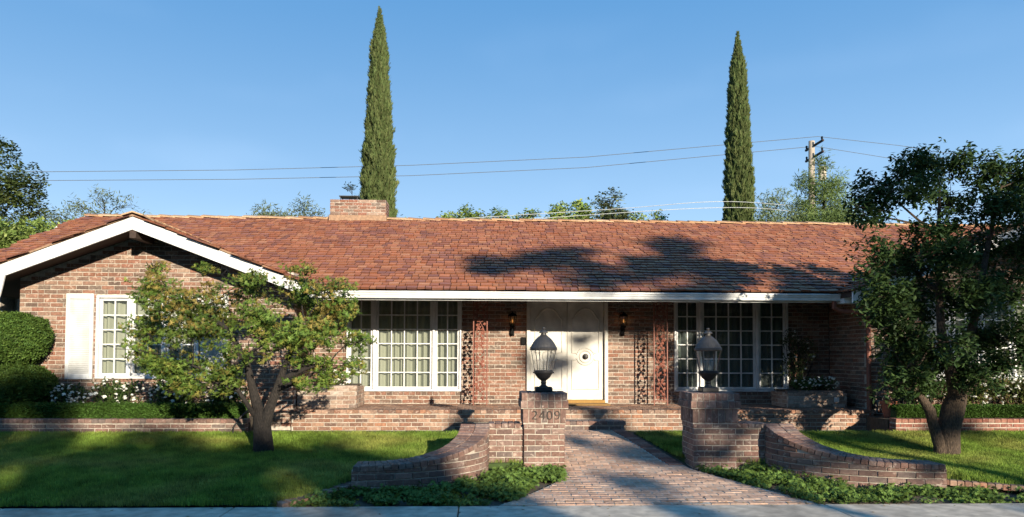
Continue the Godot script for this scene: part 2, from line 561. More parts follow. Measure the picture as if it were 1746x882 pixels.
func make_shakes() -> void:
	for rgb in [[0.41, 0.142, 0.068], [0.47, 0.176, 0.083], [0.36, 0.123, 0.060], [0.52, 0.204, 0.101], [0.31, 0.109, 0.065], [0.45, 0.157, 0.070], [0.39, 0.142, 0.081], [0.54, 0.233, 0.124], [0.28, 0.104, 0.072], [0.43, 0.138, 0.061], [0.49, 0.176, 0.086], [0.34, 0.133, 0.091]]:
		for k in 2:
			var b := MB.new()
			b.col = Color(rgb[0], rgb[1], rgb[2]) * rng.randf_range(1.1, 1.42)
			b.col.a = 1
			var t := rng.randf_range(0.026, 0.042)
			var j := rng.randf_range(-0.012, 0.012)
			# 1 wide, butt at y = 0, upper end at y = 0.36; underside raised so that it rides on the course below
			var p := [Vector3(-0.5, j, 0.016), Vector3(0.5, -j, 0.016), Vector3(0.5, 0.36, 0.0), Vector3(-0.5, 0.36, 0.0), Vector3(-0.5, j, 0.016 + t), Vector3(0.5, -j, 0.016 + t), Vector3(0.5, 0.36, 0.006), Vector3(-0.5, 0.36, 0.006)]
			b.quad(p[4], p[7], p[6], p[5])
			b.col = b.col * 0.4   # end grain and edges, darkened to paint the shadow lines between courses
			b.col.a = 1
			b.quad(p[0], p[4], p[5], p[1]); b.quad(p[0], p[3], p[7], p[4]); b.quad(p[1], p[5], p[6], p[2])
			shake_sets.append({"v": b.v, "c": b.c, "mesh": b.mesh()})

func shake_field(items: Array, origin: Vector3, x: Vector3, up: Vector3, width: float, length: float, keep: Callable) -> void:
	var n := x.cross(up).normalized()
	if n.y < 0:
		n = -n
	var rows := int(length / 0.185)
	for r in rows:
		var s := r * 0.185
		var a := -rng.randf() * 0.15
		while a < width:
			var w := rng.randf_range(0.10, 0.22)
			var at := origin + x * (a + w * 0.5) + up * (s + rng.randf_range(-0.014, 0.014)) + n * rng.randf_range(0.0, 0.008)
			a += w
			if not keep.call(at):
				continue
			var d := CAM - at
			var turn := Basis(n, rng.randf_range(-0.015, 0.015))
			items.append([maxf(d.normalized().dot(n), 0.0) / d.length_squared(), Transform3D(Basis(turn * x * (w - 0.012), turn * up, n), at)])

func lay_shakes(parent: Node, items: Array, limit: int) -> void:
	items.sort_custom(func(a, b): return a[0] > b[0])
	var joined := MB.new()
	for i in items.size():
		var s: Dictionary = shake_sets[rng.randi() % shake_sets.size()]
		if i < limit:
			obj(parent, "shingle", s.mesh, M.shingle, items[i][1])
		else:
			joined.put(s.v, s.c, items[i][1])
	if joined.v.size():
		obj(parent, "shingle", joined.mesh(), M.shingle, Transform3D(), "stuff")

const EAVE_Z := -13.0
const EAVE_Y := 2.68
const PITCH := 0.40
const RIDGE_Z := -18.25
const RIDGE_Y := 4.78
const WX := [-5.58, 9.18]      # the ridges of the two wings
const WY := 3.81
const WP := 0.385
const WFRONT := -12.5

func main_y(z: float) -> float:
	return EAVE_Y + PITCH * (EAVE_Z - z)

func wing_y(x: float, w: int) -> float:
	return WY - WP * absf(x - WX[w])

func roof(house: Node3D) -> void:
	# the decking under the shingles
	var deck := MB.new()
	var t := 0.10
	var main := PackedVector2Array([Vector2(-EAVE_Z, EAVE_Y - t - 0.01), Vector2(-EAVE_Z, EAVE_Y - 0.01), Vector2(-RIDGE_Z, RIDGE_Y - 0.01), Vector2(23.5, EAVE_Y - 0.01), Vector2(23.5, EAVE_Y - t - 0.01), Vector2(-RIDGE_Z, RIDGE_Y - t - 0.04)])
	# x of the outline runs into the picture; the depth runs along x
	var xf := Transform3D(Basis(Vector3(0, 0, -1), Vector3(0, 1, 0), Vector3(-1, 0, 0)), Vector3(-9.17, 0, 0))
	deck.prism(main, xf.translated(Vector3(6.43, 0, 0)), 9.1)
	# over the wings the main slope starts behind their front walls
	main[0] = Vector2(13.6, main_y(-13.6) - t - 0.01)
	main[1] = Vector2(13.6, main_y(-13.6) - 0.01)
	deck.prism(main, xf, 6.43)
	deck.prism(main, xf.translated(Vector3(15.53, 0, 0)), 6.44)
	for w in 2:
		var half := 2.90
		var ring := PackedVector2Array([Vector2(-half, WY - WP * half - t), Vector2(-half, WY - WP * half - 0.01), Vector2(0, WY - 0.01), Vector2(half, WY - WP * half - 0.01), Vector2(half, WY - WP * half - t), Vector2(0, WY - t - 0.03)])
		deck.prism(ring, Transform3D(Basis(), Vector3(WX[w], 0, WFRONT)), 3.5)
	var top := obj(house, "roof", deck.mesh(false), M.dark_wood)
	var items := []
	var sl := Vector3(0, PITCH, -1).normalized()
	shake_field(items, Vector3(-9.2, EAVE_Y, EAVE_Z + 0.06), Vector3.RIGHT, sl, 22.0, 5.72, func(p): return p.z > RIDGE_Z and not ((p.x < -8.3 or p.x > 11.9) and p.z > -13.6) and not ((p.z > -16.0) and (p.y < wing_y(p.x, 0) - 0.03 or p.y < wing_y(p.x, 1) - 0.03)))
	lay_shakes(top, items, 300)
	items = []
	for w in 2:
		for s in [-1.0, 1.0]:
			var up := Vector3(-s, WP, 0).normalized()
			shake_field(items, Vector3(WX[w] + s * 2.95, WY - WP * 2.95, WFRONT + 0.02), Vector3(0, 0, -1), up, 3.6, 3.12, func(p): return p.y > main_y(p.z) - 0.04)
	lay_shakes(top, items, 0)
	# back slope, plain
	var bk := MB.new()
	bk.quad(Vector3(-9.17, RIDGE_Y, RIDGE_Z), Vector3(-9.17, EAVE_Y, -23.5), Vector3(12.8, EAVE_Y, -23.5), Vector3(12.8, RIDGE_Y, RIDGE_Z))
	bk.col = Color(0.33, 0.12, 0.055)
	var bm := MB.new()
	bm.col = bk.col
	bm.quad(Vector3(-9.17, RIDGE_Y + 0.01, RIDGE_Z), Vector3(-9.17, EAVE_Y + 0.02, -23.5), Vector3(12.8, EAVE_Y + 0.02, -23.5), Vector3(12.8, RIDGE_Y + 0.01, RIDGE_Z))
	obj(top, "rear_slope", bm.mesh(), M.shingle)
	# ridge caps
	var cap := []
	for rgb in [[0.60, 0.38, 0.21], [0.54, 0.33, 0.18], [0.64, 0.43, 0.26], [0.48, 0.26, 0.13]]:
		var b := MB.new()
		b.col = Color(rgb[0], rgb[1], rgb[2])
		for s in [-1.0, 1.0]:
			var a := [Vector3(0, 0.035, 0), Vector3(0.42, 0.012, 0), Vector3(0.42, 0.012 - 0.055, s * 0.17), Vector3(0, 0.035 - 0.055, s * 0.17)]
			b.quad(a[0], a[1], a[2], a[3])
			b.quad(a[0], a[3], a[3] - Vector3(0, 0.025, 0), a[0] - Vector3(0, 0.025, 0))
			b.quad(a[3], a[2], a[2] - Vector3(0, 0.025, 0), a[3] - Vector3(0, 0.025, 0))
		cap.append(b.mesh())
	var x := -9.2
	while x < 12.7:
		obj(top, "ridge_cap", cap[rng.randi() % 4], M.shingle, Transform3D(Basis(Vector3.FORWARD, rng.randf_range(-0.03, 0.03)), Vector3(x, RIDGE_Y + 0.06 + rng.randf_range(-0.004, 0.01), RIDGE_Z)))
		x += rng.randf_range(0.27, 0.36)
	for w in 2:
		var z := WFRONT + 0.06
		while z > -16.0:
			obj(top, "ridge_cap", cap[rng.randi() % 4], M.shingle, Transform3D(Basis(Vector3.UP, PI / 2), Vector3(WX[w], WY + 0.05, z)))
			z -= 0.3
	# rake boards of the wings, with a shaped lower end
	for w in 2:
		for s in [-1.0, 1.0]:
			var b := MB.new()
			var e := 2.93
			var ye := WY - WP * e
			var pts := PackedVector2Array([Vector2(0, WY - 0.01), Vector2(s * e, ye - 0.01)])
			if (w == 0) == (s < 0):   # the free outer ends are cut to a curve
				for q in [[e, -0.45], [e - 0.32, -0.47], [e - 0.58, -0.42], [e - 0.72, -0.33], [e - 0.84, -0.26], [e - 0.88, -0.17], [e - 0.95, 0.16]]:
					pts.append(Vector2(s * q[0], ye + q[1]))
				pts[pts.size() - 1] = Vector2(s * (e - 0.95), WY - WP * (e - 0.95) - 0.215)
			else:
				pts.append(Vector2(s * e, ye - 0.2))
			pts.append(Vector2(0, WY - 0.215))
			b.prism(pts, Transform3D(Basis(), Vector3(WX[w], 0, WFRONT + 0.04)), 0.035)
			obj(house, "rake_board", b.mesh(false), M.white)
			b = MB.new()   # a thin brown edge strip where the shingles end
			b.prism(PackedVector2Array([Vector2(0, WY + 0.03), Vector2(s * e, ye + 0.03), Vector2(s * e, ye), Vector2(0, WY)]), Transform3D(Basis(), Vector3(WX[w], 0, WFRONT + 0.055)), 0.06)
			obj(house, "roof_edge", b.mesh(false), M.lead)
		var rb := MB.new()
		rb.box(Vector3(WX[w], WY - 0.27, WFRONT - 0.33), Vector3(0.1, 0.16, 0.70))
		obj(house, "ridge_beam", rb.mesh(false), M.dark_wood)
	# gutter along the main eave: an ogee trough, and where it turns the corner
	var g := MB.new()
	var prof := PackedVector2Array([Vector2(0, 0), Vector2(0, 0.115), Vector2(-0.01, 0.125), Vector2(0.10, 0.125), Vector2(0.122, 0.115), Vector2(0.122, 0.095), Vector2(0.106, 0.085), Vector2(0.104, 0.066), Vector2(0.090, 0.045), Vector2(0.086, 0.012), Vector2(0.078, 0.0)])
	g.prism(prof, Transform3D(Basis(Vector3(0, 0, 1), Vector3(0, 1, 0), Vector3(-1, 0, 0)), Vector3(-2.72, 2.553, -13.06)), 9.04)
	obj(house, "gutter", g.mesh(false), M.white)
	var eb := MB.new()
	eb.box(Vector3(6.42, 2.60, -12.98), Vector3(0.26, 0.19, 0.26))
	obj(house, "eave_box", eb.mesh(false), M.white)
	var fb := MB.new()
	fb.box(Vector3(1.8, 2.60, -13.085), Vector3(9.0, 0.15, 0.03))
	obj(house, "fascia", fb.mesh(false), M.white)

# ------------------------------------------------------------------ windows
func window(house: Node3D, at: Vector3, w: float, h: float, sashes: Array, rows: int, curtain: String, called := "window") -> Node3D:
	# at: lower left front corner of the opening on the wall face; sashes: [x0, x1, columns]
	var frame := MB.new()
	var fw := 0.04
	frame.bbox(at + Vector3(w * 0.5, fw * 0.5, -0.02), Vector3(w, fw, 0.12), 0.006)
	frame.bbox(at + Vector3(w * 0.5, h - fw * 0.5, -0.02), Vector3(w, fw, 0.12), 0.006)
	frame.bbox(at + Vector3(fw * 0.5, h * 0.5, -0.02), Vector3(fw, h - 2 * fw, 0.118), 0.006)
	frame.bbox(at + Vector3(w - fw * 0.5, h * 0.5, -0.02), Vector3(fw, h - 2 * fw, 0.118), 0.006)
	for i in sashes.size() - 1:
		var x: float = (sashes[i][1] + sashes[i + 1][0]) * 0.5
		frame.bbox(at + Vector3(x, h * 0.5, -0.02), Vector3(sashes[i + 1][0] - sashes[i][1], h - 2 * fw, 0.11), 0.008)
	var win := obj(house, called, frame.mesh(false), M.white)
	for s in sashes:
		var b := MB.new()
		var rail := 0.045
		var x0: float = s[0]
		var x1: float = s[1]
		var y0 := fw
		var y1 := h - fw
		b.bbox(at + Vector3((x0 + x1) * 0.5, y0 + rail * 0.5 + 0.004, -0.035), Vector3(x1 - x0 - 0.006, rail, 0.045), 0.006)
		b.bbox(at + Vector3((x0 + x1) * 0.5, y1 - rail * 0.5 - 0.004, -0.035), Vector3(x1 - x0 - 0.006, rail, 0.045), 0.006)
		b.bbox(at + Vector3(x0 + rail * 0.5 + 0.003, (y0 + y1) * 0.5, -0.035), Vector3(rail, y1 - y0 - 2 * rail, 0.044), 0.006)
		b.bbox(at + Vector3(x1 - rail * 0.5 - 0.003, (y0 + y1) * 0.5, -0.035), Vector3(rail, y1 - y0 - 2 * rail, 0.044), 0.006)
		var gx0 := x0 + rail
		var gx1 := x1 - rail
		var gy0 := y0 + rail
		var gy1 := y1 - rail
		for k in range(1, s[2]):
			b.bbox(at + Vector3(lerpf(gx0, gx1, float(k) / s[2]), (gy0 + gy1) * 0.5, -0.034), Vector3(0.021, gy1 - gy0, 0.034), 0.005)
		for r in range(1, rows):
			b.bbox(at + Vector3((gx0 + gx1) * 0.5, lerpf(gy0, gy1, float(r) / rows), -0.0345), Vector3(gx1 - gx0, 0.021, 0.031), 0.005)
		obj(win, "sash", b.mesh(false), M.white)
		for k in s[2]:
			for r in rows:
				var p := MB.new()
				var pw: float = (gx1 - gx0) / s[2]
				var ph := (gy1 - gy0) / rows
				var tilt := Basis(Vector3.UP, rng.randf_range(-0.006, 0.006)) * Basis(Vector3.RIGHT, rng.randf_range(-0.006, 0.006))
				p.quad(tilt * Vector3(-pw * 0.5, -ph * 0.5, 0), tilt * Vector3(-pw * 0.5, ph * 0.5, 0), tilt * Vector3(pw * 0.5, ph * 0.5, 0), tilt * Vector3(pw * 0.5, -ph * 0.5, 0))
				obj(win, "pane", p.mesh(false), M.glass, Transform3D(Basis(), at + Vector3(gx0 + pw * (k + 0.5), gy0 + ph * (r + 0.5), -0.036)))
	if curtain:
		for s in sashes:   # pleated, hung just behind the glass
			var b := MB.new()
			b.smooth = true
			var x0: float = s[0] - 0.04
			var x1: float = s[1] + 0.04
			var n := int((x1 - x0) / 0.012)
			var ph := rng.randf() * 6.0
			var pos := []
			var nor := []
			for k in n + 1:
				var x := lerpf(x0, x1, float(k) / n)
				var a := x * 46.0 + ph + 1.2 * sin(x * 9.0 + ph)
				pos.append(Vector3(x, 0, -0.15 + 0.042 * sin(a) + 0.015 * sin(a * 0.37)))
			for k in n + 1:
				var t: Vector3 = pos[mini(k + 1, n)] - pos[maxi(k - 1, 0)]
				nor.append(Vector3(-t.z, 0, t.x).normalized())
			for k in n:
				var a0: Vector3 = at + pos[k] + Vector3(0, 0.01, 0)
				var a1: Vector3 = at + pos[k + 1] + Vector3(0, 0.01, 0)
				var hh := Vector3(0, h - 0.02, 0)
				for q in [[a0, k], [a0 + hh, k], [a1 + hh, k + 1], [a0, k], [a1 + hh, k + 1], [a1, k + 1]]:
					b.v.append(q[0])
					b.n.append(nor[q[1]])
					b.c.append(Color.WHITE)
			obj(win, "curtain", b.mesh(false), M[curtain])
	return win

func shutter(house: Node3D, at: Vector3, w: float, h: float) -> void:
	var b := MB.new()
	var st := 0.055
	b.bbox(at + Vector3(st * 0.5, h * 0.5, 0.02), Vector3(st, h, 0.036), 0.005)
	b.bbox(at + Vector3(w - st * 0.5, h * 0.5, 0.02), Vector3(st, h, 0.036), 0.005)
	for y in [0.045, h - 0.045]:
		b.bbox(at + Vector3(w * 0.5, y, 0.0205), Vector3(w - 2 * st, 0.09, 0.034), 0.005)
	var sh := obj(house, "shutter", b.mesh(false), M.white)
	b = MB.new()
	b.box(Vector3.ZERO, Vector3(w - 2 * st, 0.038, 0.008), Basis(Vector3.RIGHT, 0.7))
	var slat := b.mesh(false)
	for part in [[0.09, h - 0.09]]:
		var y: float = part[0] + 0.016
		while y < part[1] - 0.01:
			obj(sh, "slat", slat, M.white, Transform3D(Basis(), at + Vector3(w * 0.5, y, 0.02)))
			y += 0.0315
	b = MB.new()
	b.box(at + Vector3(w * 0.5, h * 0.5, 0.004), Vector3(w - 2 * st, h - 0.1, 0.004))
	obj(sh, "backing", b.mesh(false), M.white)

# ------------------------------------------------------------------ house
func house_walls(house: Node3D) -> void:
	var wt := 0.22
	var z0 := -14.8
	var rc := 0.010   # the mortar lies this far behind the faces of the bricks
	# porch wall
	var holes := [[-2.54, 0.885, -0.33, 2.72], [0.93, 0.60, 2.52, 2.76], [3.83, 0.885, 6.10, 2.72]]
	var b := MB.new()
	var xs := [-3.17, -2.54, -0.33, 0.93, 2.52, 3.83, 6.10, 6.93]
	for i in 7:
		var lo := 0.3
		var x0: float = xs[i]
		var x1: float = xs[i + 1]
		if i % 2:
			var h: Array = holes[(i - 1) / 2]
			b.box(Vector3((x0 + x1) * 0.5, (0.3 + h[1]) * 0.5, z0 - rc - wt * 0.5), Vector3(x1 - x0, h[1] - 0.3, wt))
			b.box(Vector3((x0 + x1) * 0.5, (3.3 + h[3]) * 0.5, z0 - rc - wt * 0.5), Vector3(x1 - x0, 3.3 - h[3], wt))
		else:
			b.box(Vector3((x0 + x1) * 0.5, 1.8, z0 - rc - wt * 0.5), Vector3(x1 - x0, 3.0, wt))
	var wall := obj(house, "wall", b.mesh(false), M.mortar)
	var items := []
	var org := Vector3(0, 0.655, z0)
	var hs := []
	for h in holes:
		hs.append([h[0], h[1] - 0.655 - (0.0 if h[1] < 0.7 else 0.08), h[2], h[3] - 0.655])
	courses(items, org, Vector3.RIGHT, Vector3(0, 0, 1), 2.5, func(_v): return [-3.17, 6.93], hs, 1.0)
	for h in holes:   # the sill course of headers below each window
		if h[1] > 0.7:
			var x: float = h[0] + 0.055
			while x < h[2]:
				brick_at(items, Vector3(x, 0.845, z0 + 0.006), Vector3.RIGHT, Vector3.UP, Vector3(0, 0, 1), 0.1, 0.066)
				x += 0.1105
	for it in items:
		if it[1].origin.y > 2.45 or it[1].origin.x > 6.1:
			it[0] *= 0.02
	lay(wall, items, "house", 170)
	# wings
	for w in 2:
		var x0 := -7.75 if w == 0 else 6.93
		var x1 := -3.17 if w == 0 else 11.35
		var wl := -6.47 if w == 0 else 8.40
		var wr := -4.76 if w == 0 else 10.11
		var zf := -13.2
		var cx: float = WX[w]
		var pts := func(a: float, c: float, bot: float) -> PackedVector2Array:
			var p := PackedVector2Array([Vector2(a, bot), Vector2(c, bot), Vector2(c, wing_y(c, w) - 0.09)])
			if a < cx and c > cx:
				p.append(Vector2(cx, wing_y(cx, w) - 0.09))
			p.append(Vector2(a, wing_y(a, w) - 0.09))
			return p
		b = MB.new()
		var xf := Transform3D(Basis(), Vector3(0, 0, zf - rc))
		b.prism(pts.call(x0, wl, 0.2), xf, wt)
		b.prism(pts.call(wr, x1, 0.2), xf, wt)
		b.prism(pts.call(wl, wr, 2.58), xf, wt)
		b.prism(PackedVector2Array([Vector2(wl, 0.2), Vector2(wr, 0.2), Vector2(wr, 1.17), Vector2(wl, 1.17)]), xf, wt)
		wall = obj(house, "wall", b.mesh(false), M.mortar)
		items = []
		courses(items, Vector3(0, 0.36, zf), Vector3.RIGHT, Vector3(0, 0, 1), 3.3, func(v):
			var half: float = (WY - 0.14 - (v + 0.40)) / WP
			return [maxf(x0, cx - half), minf(x1, cx + half)], [[wl, 1.17 - 0.36, wr, 2.58 - 0.36]], 1.0)
		for it in items:
			var p: Vector3 = it[1].origin
			if p.y < 1.2 or (w == 0 and p.x > -4.9 and p.y < 2.7) or w == 1:
				it[0] *= 0.1
		lay(wall, items, "house", 150 if w == 0 else 30)
		# the side wall that faces the porch
		var xs_ := -3.17 if w == 0 else 6.93
		var out := Vector3.RIGHT if w == 0 else Vector3.LEFT
		b = MB.new()
		b.box(Vector3(xs_ - out.x * (rc + wt * 0.5), 1.6, -14.0), Vector3(wt, 2.8, 1.59))
		wall = obj(house, "wall", b.mesh(false), M.mortar)
		items = []
		var u := Vector3(0, 0, -1) if w == 0 else Vector3(0, 0, 1)
		courses(items, Vector3(xs_, 0.36, -13.2 if w == 0 else -14.8), u, out, 2.6, func(_v): return [0.0, 1.6], [], 0.3)
		lay(wall, items, "house", 30 if w == 1 else 0)
	# plain walls out of sight, floor and ceiling: the rooms stay dark
	b = MB.new()
	b.box(Vector3(-8.8, 1.6, -18.9), Vector3(0.2, 2.9, 7.8))
	b.box(Vector3(12.4, 1.6, -18.9), Vector3(0.2, 2.9, 7.8))
	b.box(Vector3(1.8, 1.6, -22.9), Vector3(21.4, 2.9, 0.2))
	b.box(Vector3(-8.28, 1.6, -14.9), Vector3(0.9, 2.8, 0.2))
	b.box(Vector3(11.88, 1.6, -14.9), Vector3(0.9, 2.8, 0.2))
	b.box(Vector3(-7.66, 1.5, -14.1), Vector3(0.16, 2.5, 1.35))
	b.box(Vector3(11.26, 1.5, -14.1), Vector3(0.16, 2.5, 1.35))
	for x in [-9.02, 12.64]:   # gable ends of the main roof
		b.prism(PackedVector2Array([Vector2(-14.6, 2.4), Vector2(-14.6, main_y(-14.6) - 0.12), Vector2(-18.25, 4.62), Vector2(-22.6, 2.93), Vector2(-22.6, 2.4)]), Transform3D(Basis(Vector3(0, 0, 1), Vector3(0, 1, 0), Vector3(-1, 0, 0)), Vector3(x - 0.1, 0, 0)), 0.2)
	obj(house, "outer_wall", b.mesh(false), M.mortar)
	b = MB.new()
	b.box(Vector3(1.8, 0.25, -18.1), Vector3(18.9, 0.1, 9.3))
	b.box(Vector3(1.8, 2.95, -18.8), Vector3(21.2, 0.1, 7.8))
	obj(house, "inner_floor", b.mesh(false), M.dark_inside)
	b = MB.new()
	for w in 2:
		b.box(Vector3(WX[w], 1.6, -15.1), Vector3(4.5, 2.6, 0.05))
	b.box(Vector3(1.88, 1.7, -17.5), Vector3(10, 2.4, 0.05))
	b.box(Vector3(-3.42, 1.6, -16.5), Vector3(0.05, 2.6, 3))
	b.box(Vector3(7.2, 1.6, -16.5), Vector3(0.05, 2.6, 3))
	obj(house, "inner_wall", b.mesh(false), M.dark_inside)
	# soffit under the porch
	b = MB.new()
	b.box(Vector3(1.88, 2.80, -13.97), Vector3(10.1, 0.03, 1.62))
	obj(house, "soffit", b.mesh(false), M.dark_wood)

func door(house: Node3D) -> void:
	var z := -14.8
	var b := MB.new()
	b.bbox(Vector3(0.965, 1.71, z - 0.01), Vector3(0.07, 2.10, 0.13), 0.008)
	b.bbox(Vector3(2.485, 1.71, z - 0.01), Vector3(0.07, 2.10, 0.13), 0.008)
	b.bbox(Vector3(1.725, 2.71, z - 0.01), Vector3(1.45, 0.10, 0.128), 0.008)
	var d := obj(house, "door", b.mesh(false), M.door_white)
	b = MB.new()
	b.bbox(Vector3(1.725, 0.69, z + 0.02), Vector3(1.45, 0.07, 0.2), 0.01)
	obj(d, "threshold", b.mesh(false), M.coir)
	for s in 2:
		var x0 := 1.005 if s == 0 else 1.728
		var x1 := 1.722 if s == 0 else 2.445
		b = MB.new()
		b.bbox(Vector3((x0 + x1) * 0.5, 1.69, z - 0.045), Vector3(x1 - x0, 1.93, 0.045), 0.005)
		obj(d, "door_leaf", b.mesh(false), M.door_white)
		var cx := (x0 + x1) * 0.5
		var hw := 0.265
		# raised mouldings: an upper panel with a shaped head, a ring about the middle, a lower panel
		var up := []
		for q in [[-1, 2.29], [-0.86, 2.31], [-0.72, 2.37], [-0.5, 2.455], [-0.25, 2.495], [0.0, 2.505], [0.25, 2.495], [0.5, 2.455], [0.72, 2.37], [0.86, 2.31], [1, 2.29], [1, 1.635], [0.72, 1.635]]:
			up.append(Vector3(cx + q[0] * hw, q[1], 0))
		for k in 9:
			var a := PI * (k + 0.5) / 9.0
			up.append(Vector3(cx + 0.17 * cos(a), 1.575 + 0.155 * sin(a), 0))
		up.append(Vector3(cx - 0.72 * hw, 1.635, 0)); up.append(Vector3(cx - hw, 1.635, 0)); up.append(up[0])
		var low := []
		for q in [[-1, 1.49], [-1, 0.93], [1, 0.93], [1, 1.49], [0.72, 1.49]]:
			low.append(Vector3(cx + q[0] * hw, q[1], 0))
		for k in 9:
			var a := -PI * (k + 0.5) / 9.0
			low.append(Vector3(cx + 0.17 * cos(a), 1.555 + 0.155 * sin(a), 0))
		low.append(Vector3(cx - 0.72 * hw, 1.49, 0)); low.append(low[0])
		var ring := []
		for k in 25:
			ring.append(Vector3(cx + 0.115 * cos(TAU * k / 24), 1.565 + 0.115 * sin(TAU * k / 24), 0))
		for line in [up, low, ring]:
			b = MB.new()
			var path := []
			var radii := []
			for p in line:
				path.append(p + Vector3(0, 0, z - 0.021))
				radii.append(0.017)
			b.tube(path, radii, 6)
			obj(d, "moulding", b.mesh(false), M.door_white)
	b = MB.new()
	var kn := Vector3(2.085, 1.565, z - 0.02)
	b.lathe(Vector3.ZERO, [[0.0, 0.0], [0.055, 0.0], [0.058, 0.012], [0.05, 0.02], [0.034, 0.022], [0.022, 0.035], [0.03, 0.055], [0.034, 0.068], [0.026, 0.08], [0.0, 0.084]], 20)
	obj(d, "knob", b.mesh(false), M.dark_metal, Transform3D(Basis(Vector3.RIGHT, PI / 2), kn))
	b = MB.new()
	b.bbox(Vector3(0.865, 1.86, z + 0.02), Vector3(0.09, 0.15, 0.04), 0.008)
	obj(house, "doorbell_box", b.mesh(false), M.black)

func chimney(house: Node3D) -> void:
	var b := MB.new()
	var x0 := -3.51
	var x1 := -2.20
	b.box(Vector3((x0 + x1) * 0.5, 4.6, -18.3), Vector3(x1 - x0 - 0.02, 1.26, 0.6))
	var ch := obj(house, "chimney", b.mesh(false), M.mortar)
	var items := []
	courses(items, Vector3(x0, 4.86, -17.99), Vector3.RIGHT, Vector3(0, 0, 1), 0.38, func(_v): return [0.0, x1 - x0], [], 1.0, 0.0755, 0.2155)
	courses(items, Vector3(x1, 4.86, -17.99), Vector3(0, 0, -1), Vector3.RIGHT, 0.38, func(_v): return [0.0, 0.62], [], 1.0, 0.0755, 0.2155)
	courses(items, Vector3(x0, 4.86, -18.61), Vector3(0, 0, 1), Vector3.LEFT, 0.38, func(_v): return [0.0, 0.62], [], 1.0, 0.0755, 0.2155)
	courses(items, Vector3(x1, 4.86, -18.61), Vector3.LEFT, Vector3(0, 0, -1), 0.38, func(_v): return [0.0, x1 - x0], [], 1.0, 0.0755, 0.2155)
	lay(ch, items, "house", 50)
	b = MB.new()
	b.box(Vector3((x0 + x1) * 0.5, 4.74, -18.28), Vector3(x1 - x0 + 0.03, 0.23, 0.68))
	obj(ch, "flashing", b.mesh(false), M.lead)
	b = MB.new()
	for s in [-1.0, 1.0]:
		for t in [-1.0, 1.0]:
			b.box(Vector3(-3.1 + s * 0.2, 5.28, -18.3 + t * 0.15), Vector3(0.015, 0.12, 0.015))
	b.box(Vector3(-3.1, 5.345, -18.3), Vector3(0.46, 0.015, 0.36))
	obj(ch, "chimney_cap", b.mesh(false), M.grey_metal)

func build_house() -> Node3D:
	var house := thing("house", "long single-storey brick house with a brown shingle roof, white trim and two gabled wings", "house")
	house_walls(house)
	roof(house)
	window(house, Vector3(-2.54, 0.885, -14.8), 2.21, 1.835, [[0.035, 0.505, 2], [0.56, 1.645, 4], [1.695, 2.175, 2]], 6, "curtain")
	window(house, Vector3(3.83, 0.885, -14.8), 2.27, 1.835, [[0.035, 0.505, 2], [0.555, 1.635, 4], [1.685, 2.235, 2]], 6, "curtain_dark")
	window(house, Vector3(-6.47, 1.17, -13.2), 1.71, 1.41, [[0.04, 0.54, 2], [0.58, 1.12, 2], [1.16, 1.67, 2]], 5, "curtain")
	window(house, Vector3(8.40, 1.17, -13.2), 1.71, 1.41, [[0.04, 0.54, 2], [0.58, 1.12, 2], [1.16, 1.67, 2]], 5, "curtain")
	shutter(house, Vector3(-6.965, 1.16, -13.2), 0.45, 1.45)
	shutter(house, Vector3(-4.72, 1.16, -13.2), 0.45, 1.45)
	shutter(house, Vector3(7.92, 1.16, -13.2), 0.45, 1.45)
	shutter(house, Vector3(10.14, 1.16, -13.2), 0.45, 1.45)
	door(house)
	chimney(house)
	# downpipes
	var b := MB.new()
	b.tube([Vector3(6.2, 2.55, -13.02), Vector3(6.2, 2.44, -13.04), Vector3(6.32, 2.38, -13.06), Vector3(6.7, 2.36, -13.1), Vector3(6.86, 2.3, -13.13), Vector3(6.86, 2.1, -13.14), Vector3(6.86, 0.5, -13.14)], [0.04, 0.04, 0.042, 0.04, 0.042, 0.04, 0.04], 10)
	obj(house, "downpipe", b.mesh(false), M.red_iron)
	b = MB.new()
	b.tube([Vector3(-8.0, 2.45, -12.6), Vector3(-7.97, 2.2, -12.7), Vector3(-7.84, 2.03, -13.08), Vector3(-7.84, 1.85, -13.14), Vector3(-7.84, 0.4, -13.14)], [0.05, 0.055, 0.055, 0.05, 0.045], 10)
	obj(house, "downpipe", b.mesh(false), M.red_iron)
	return house

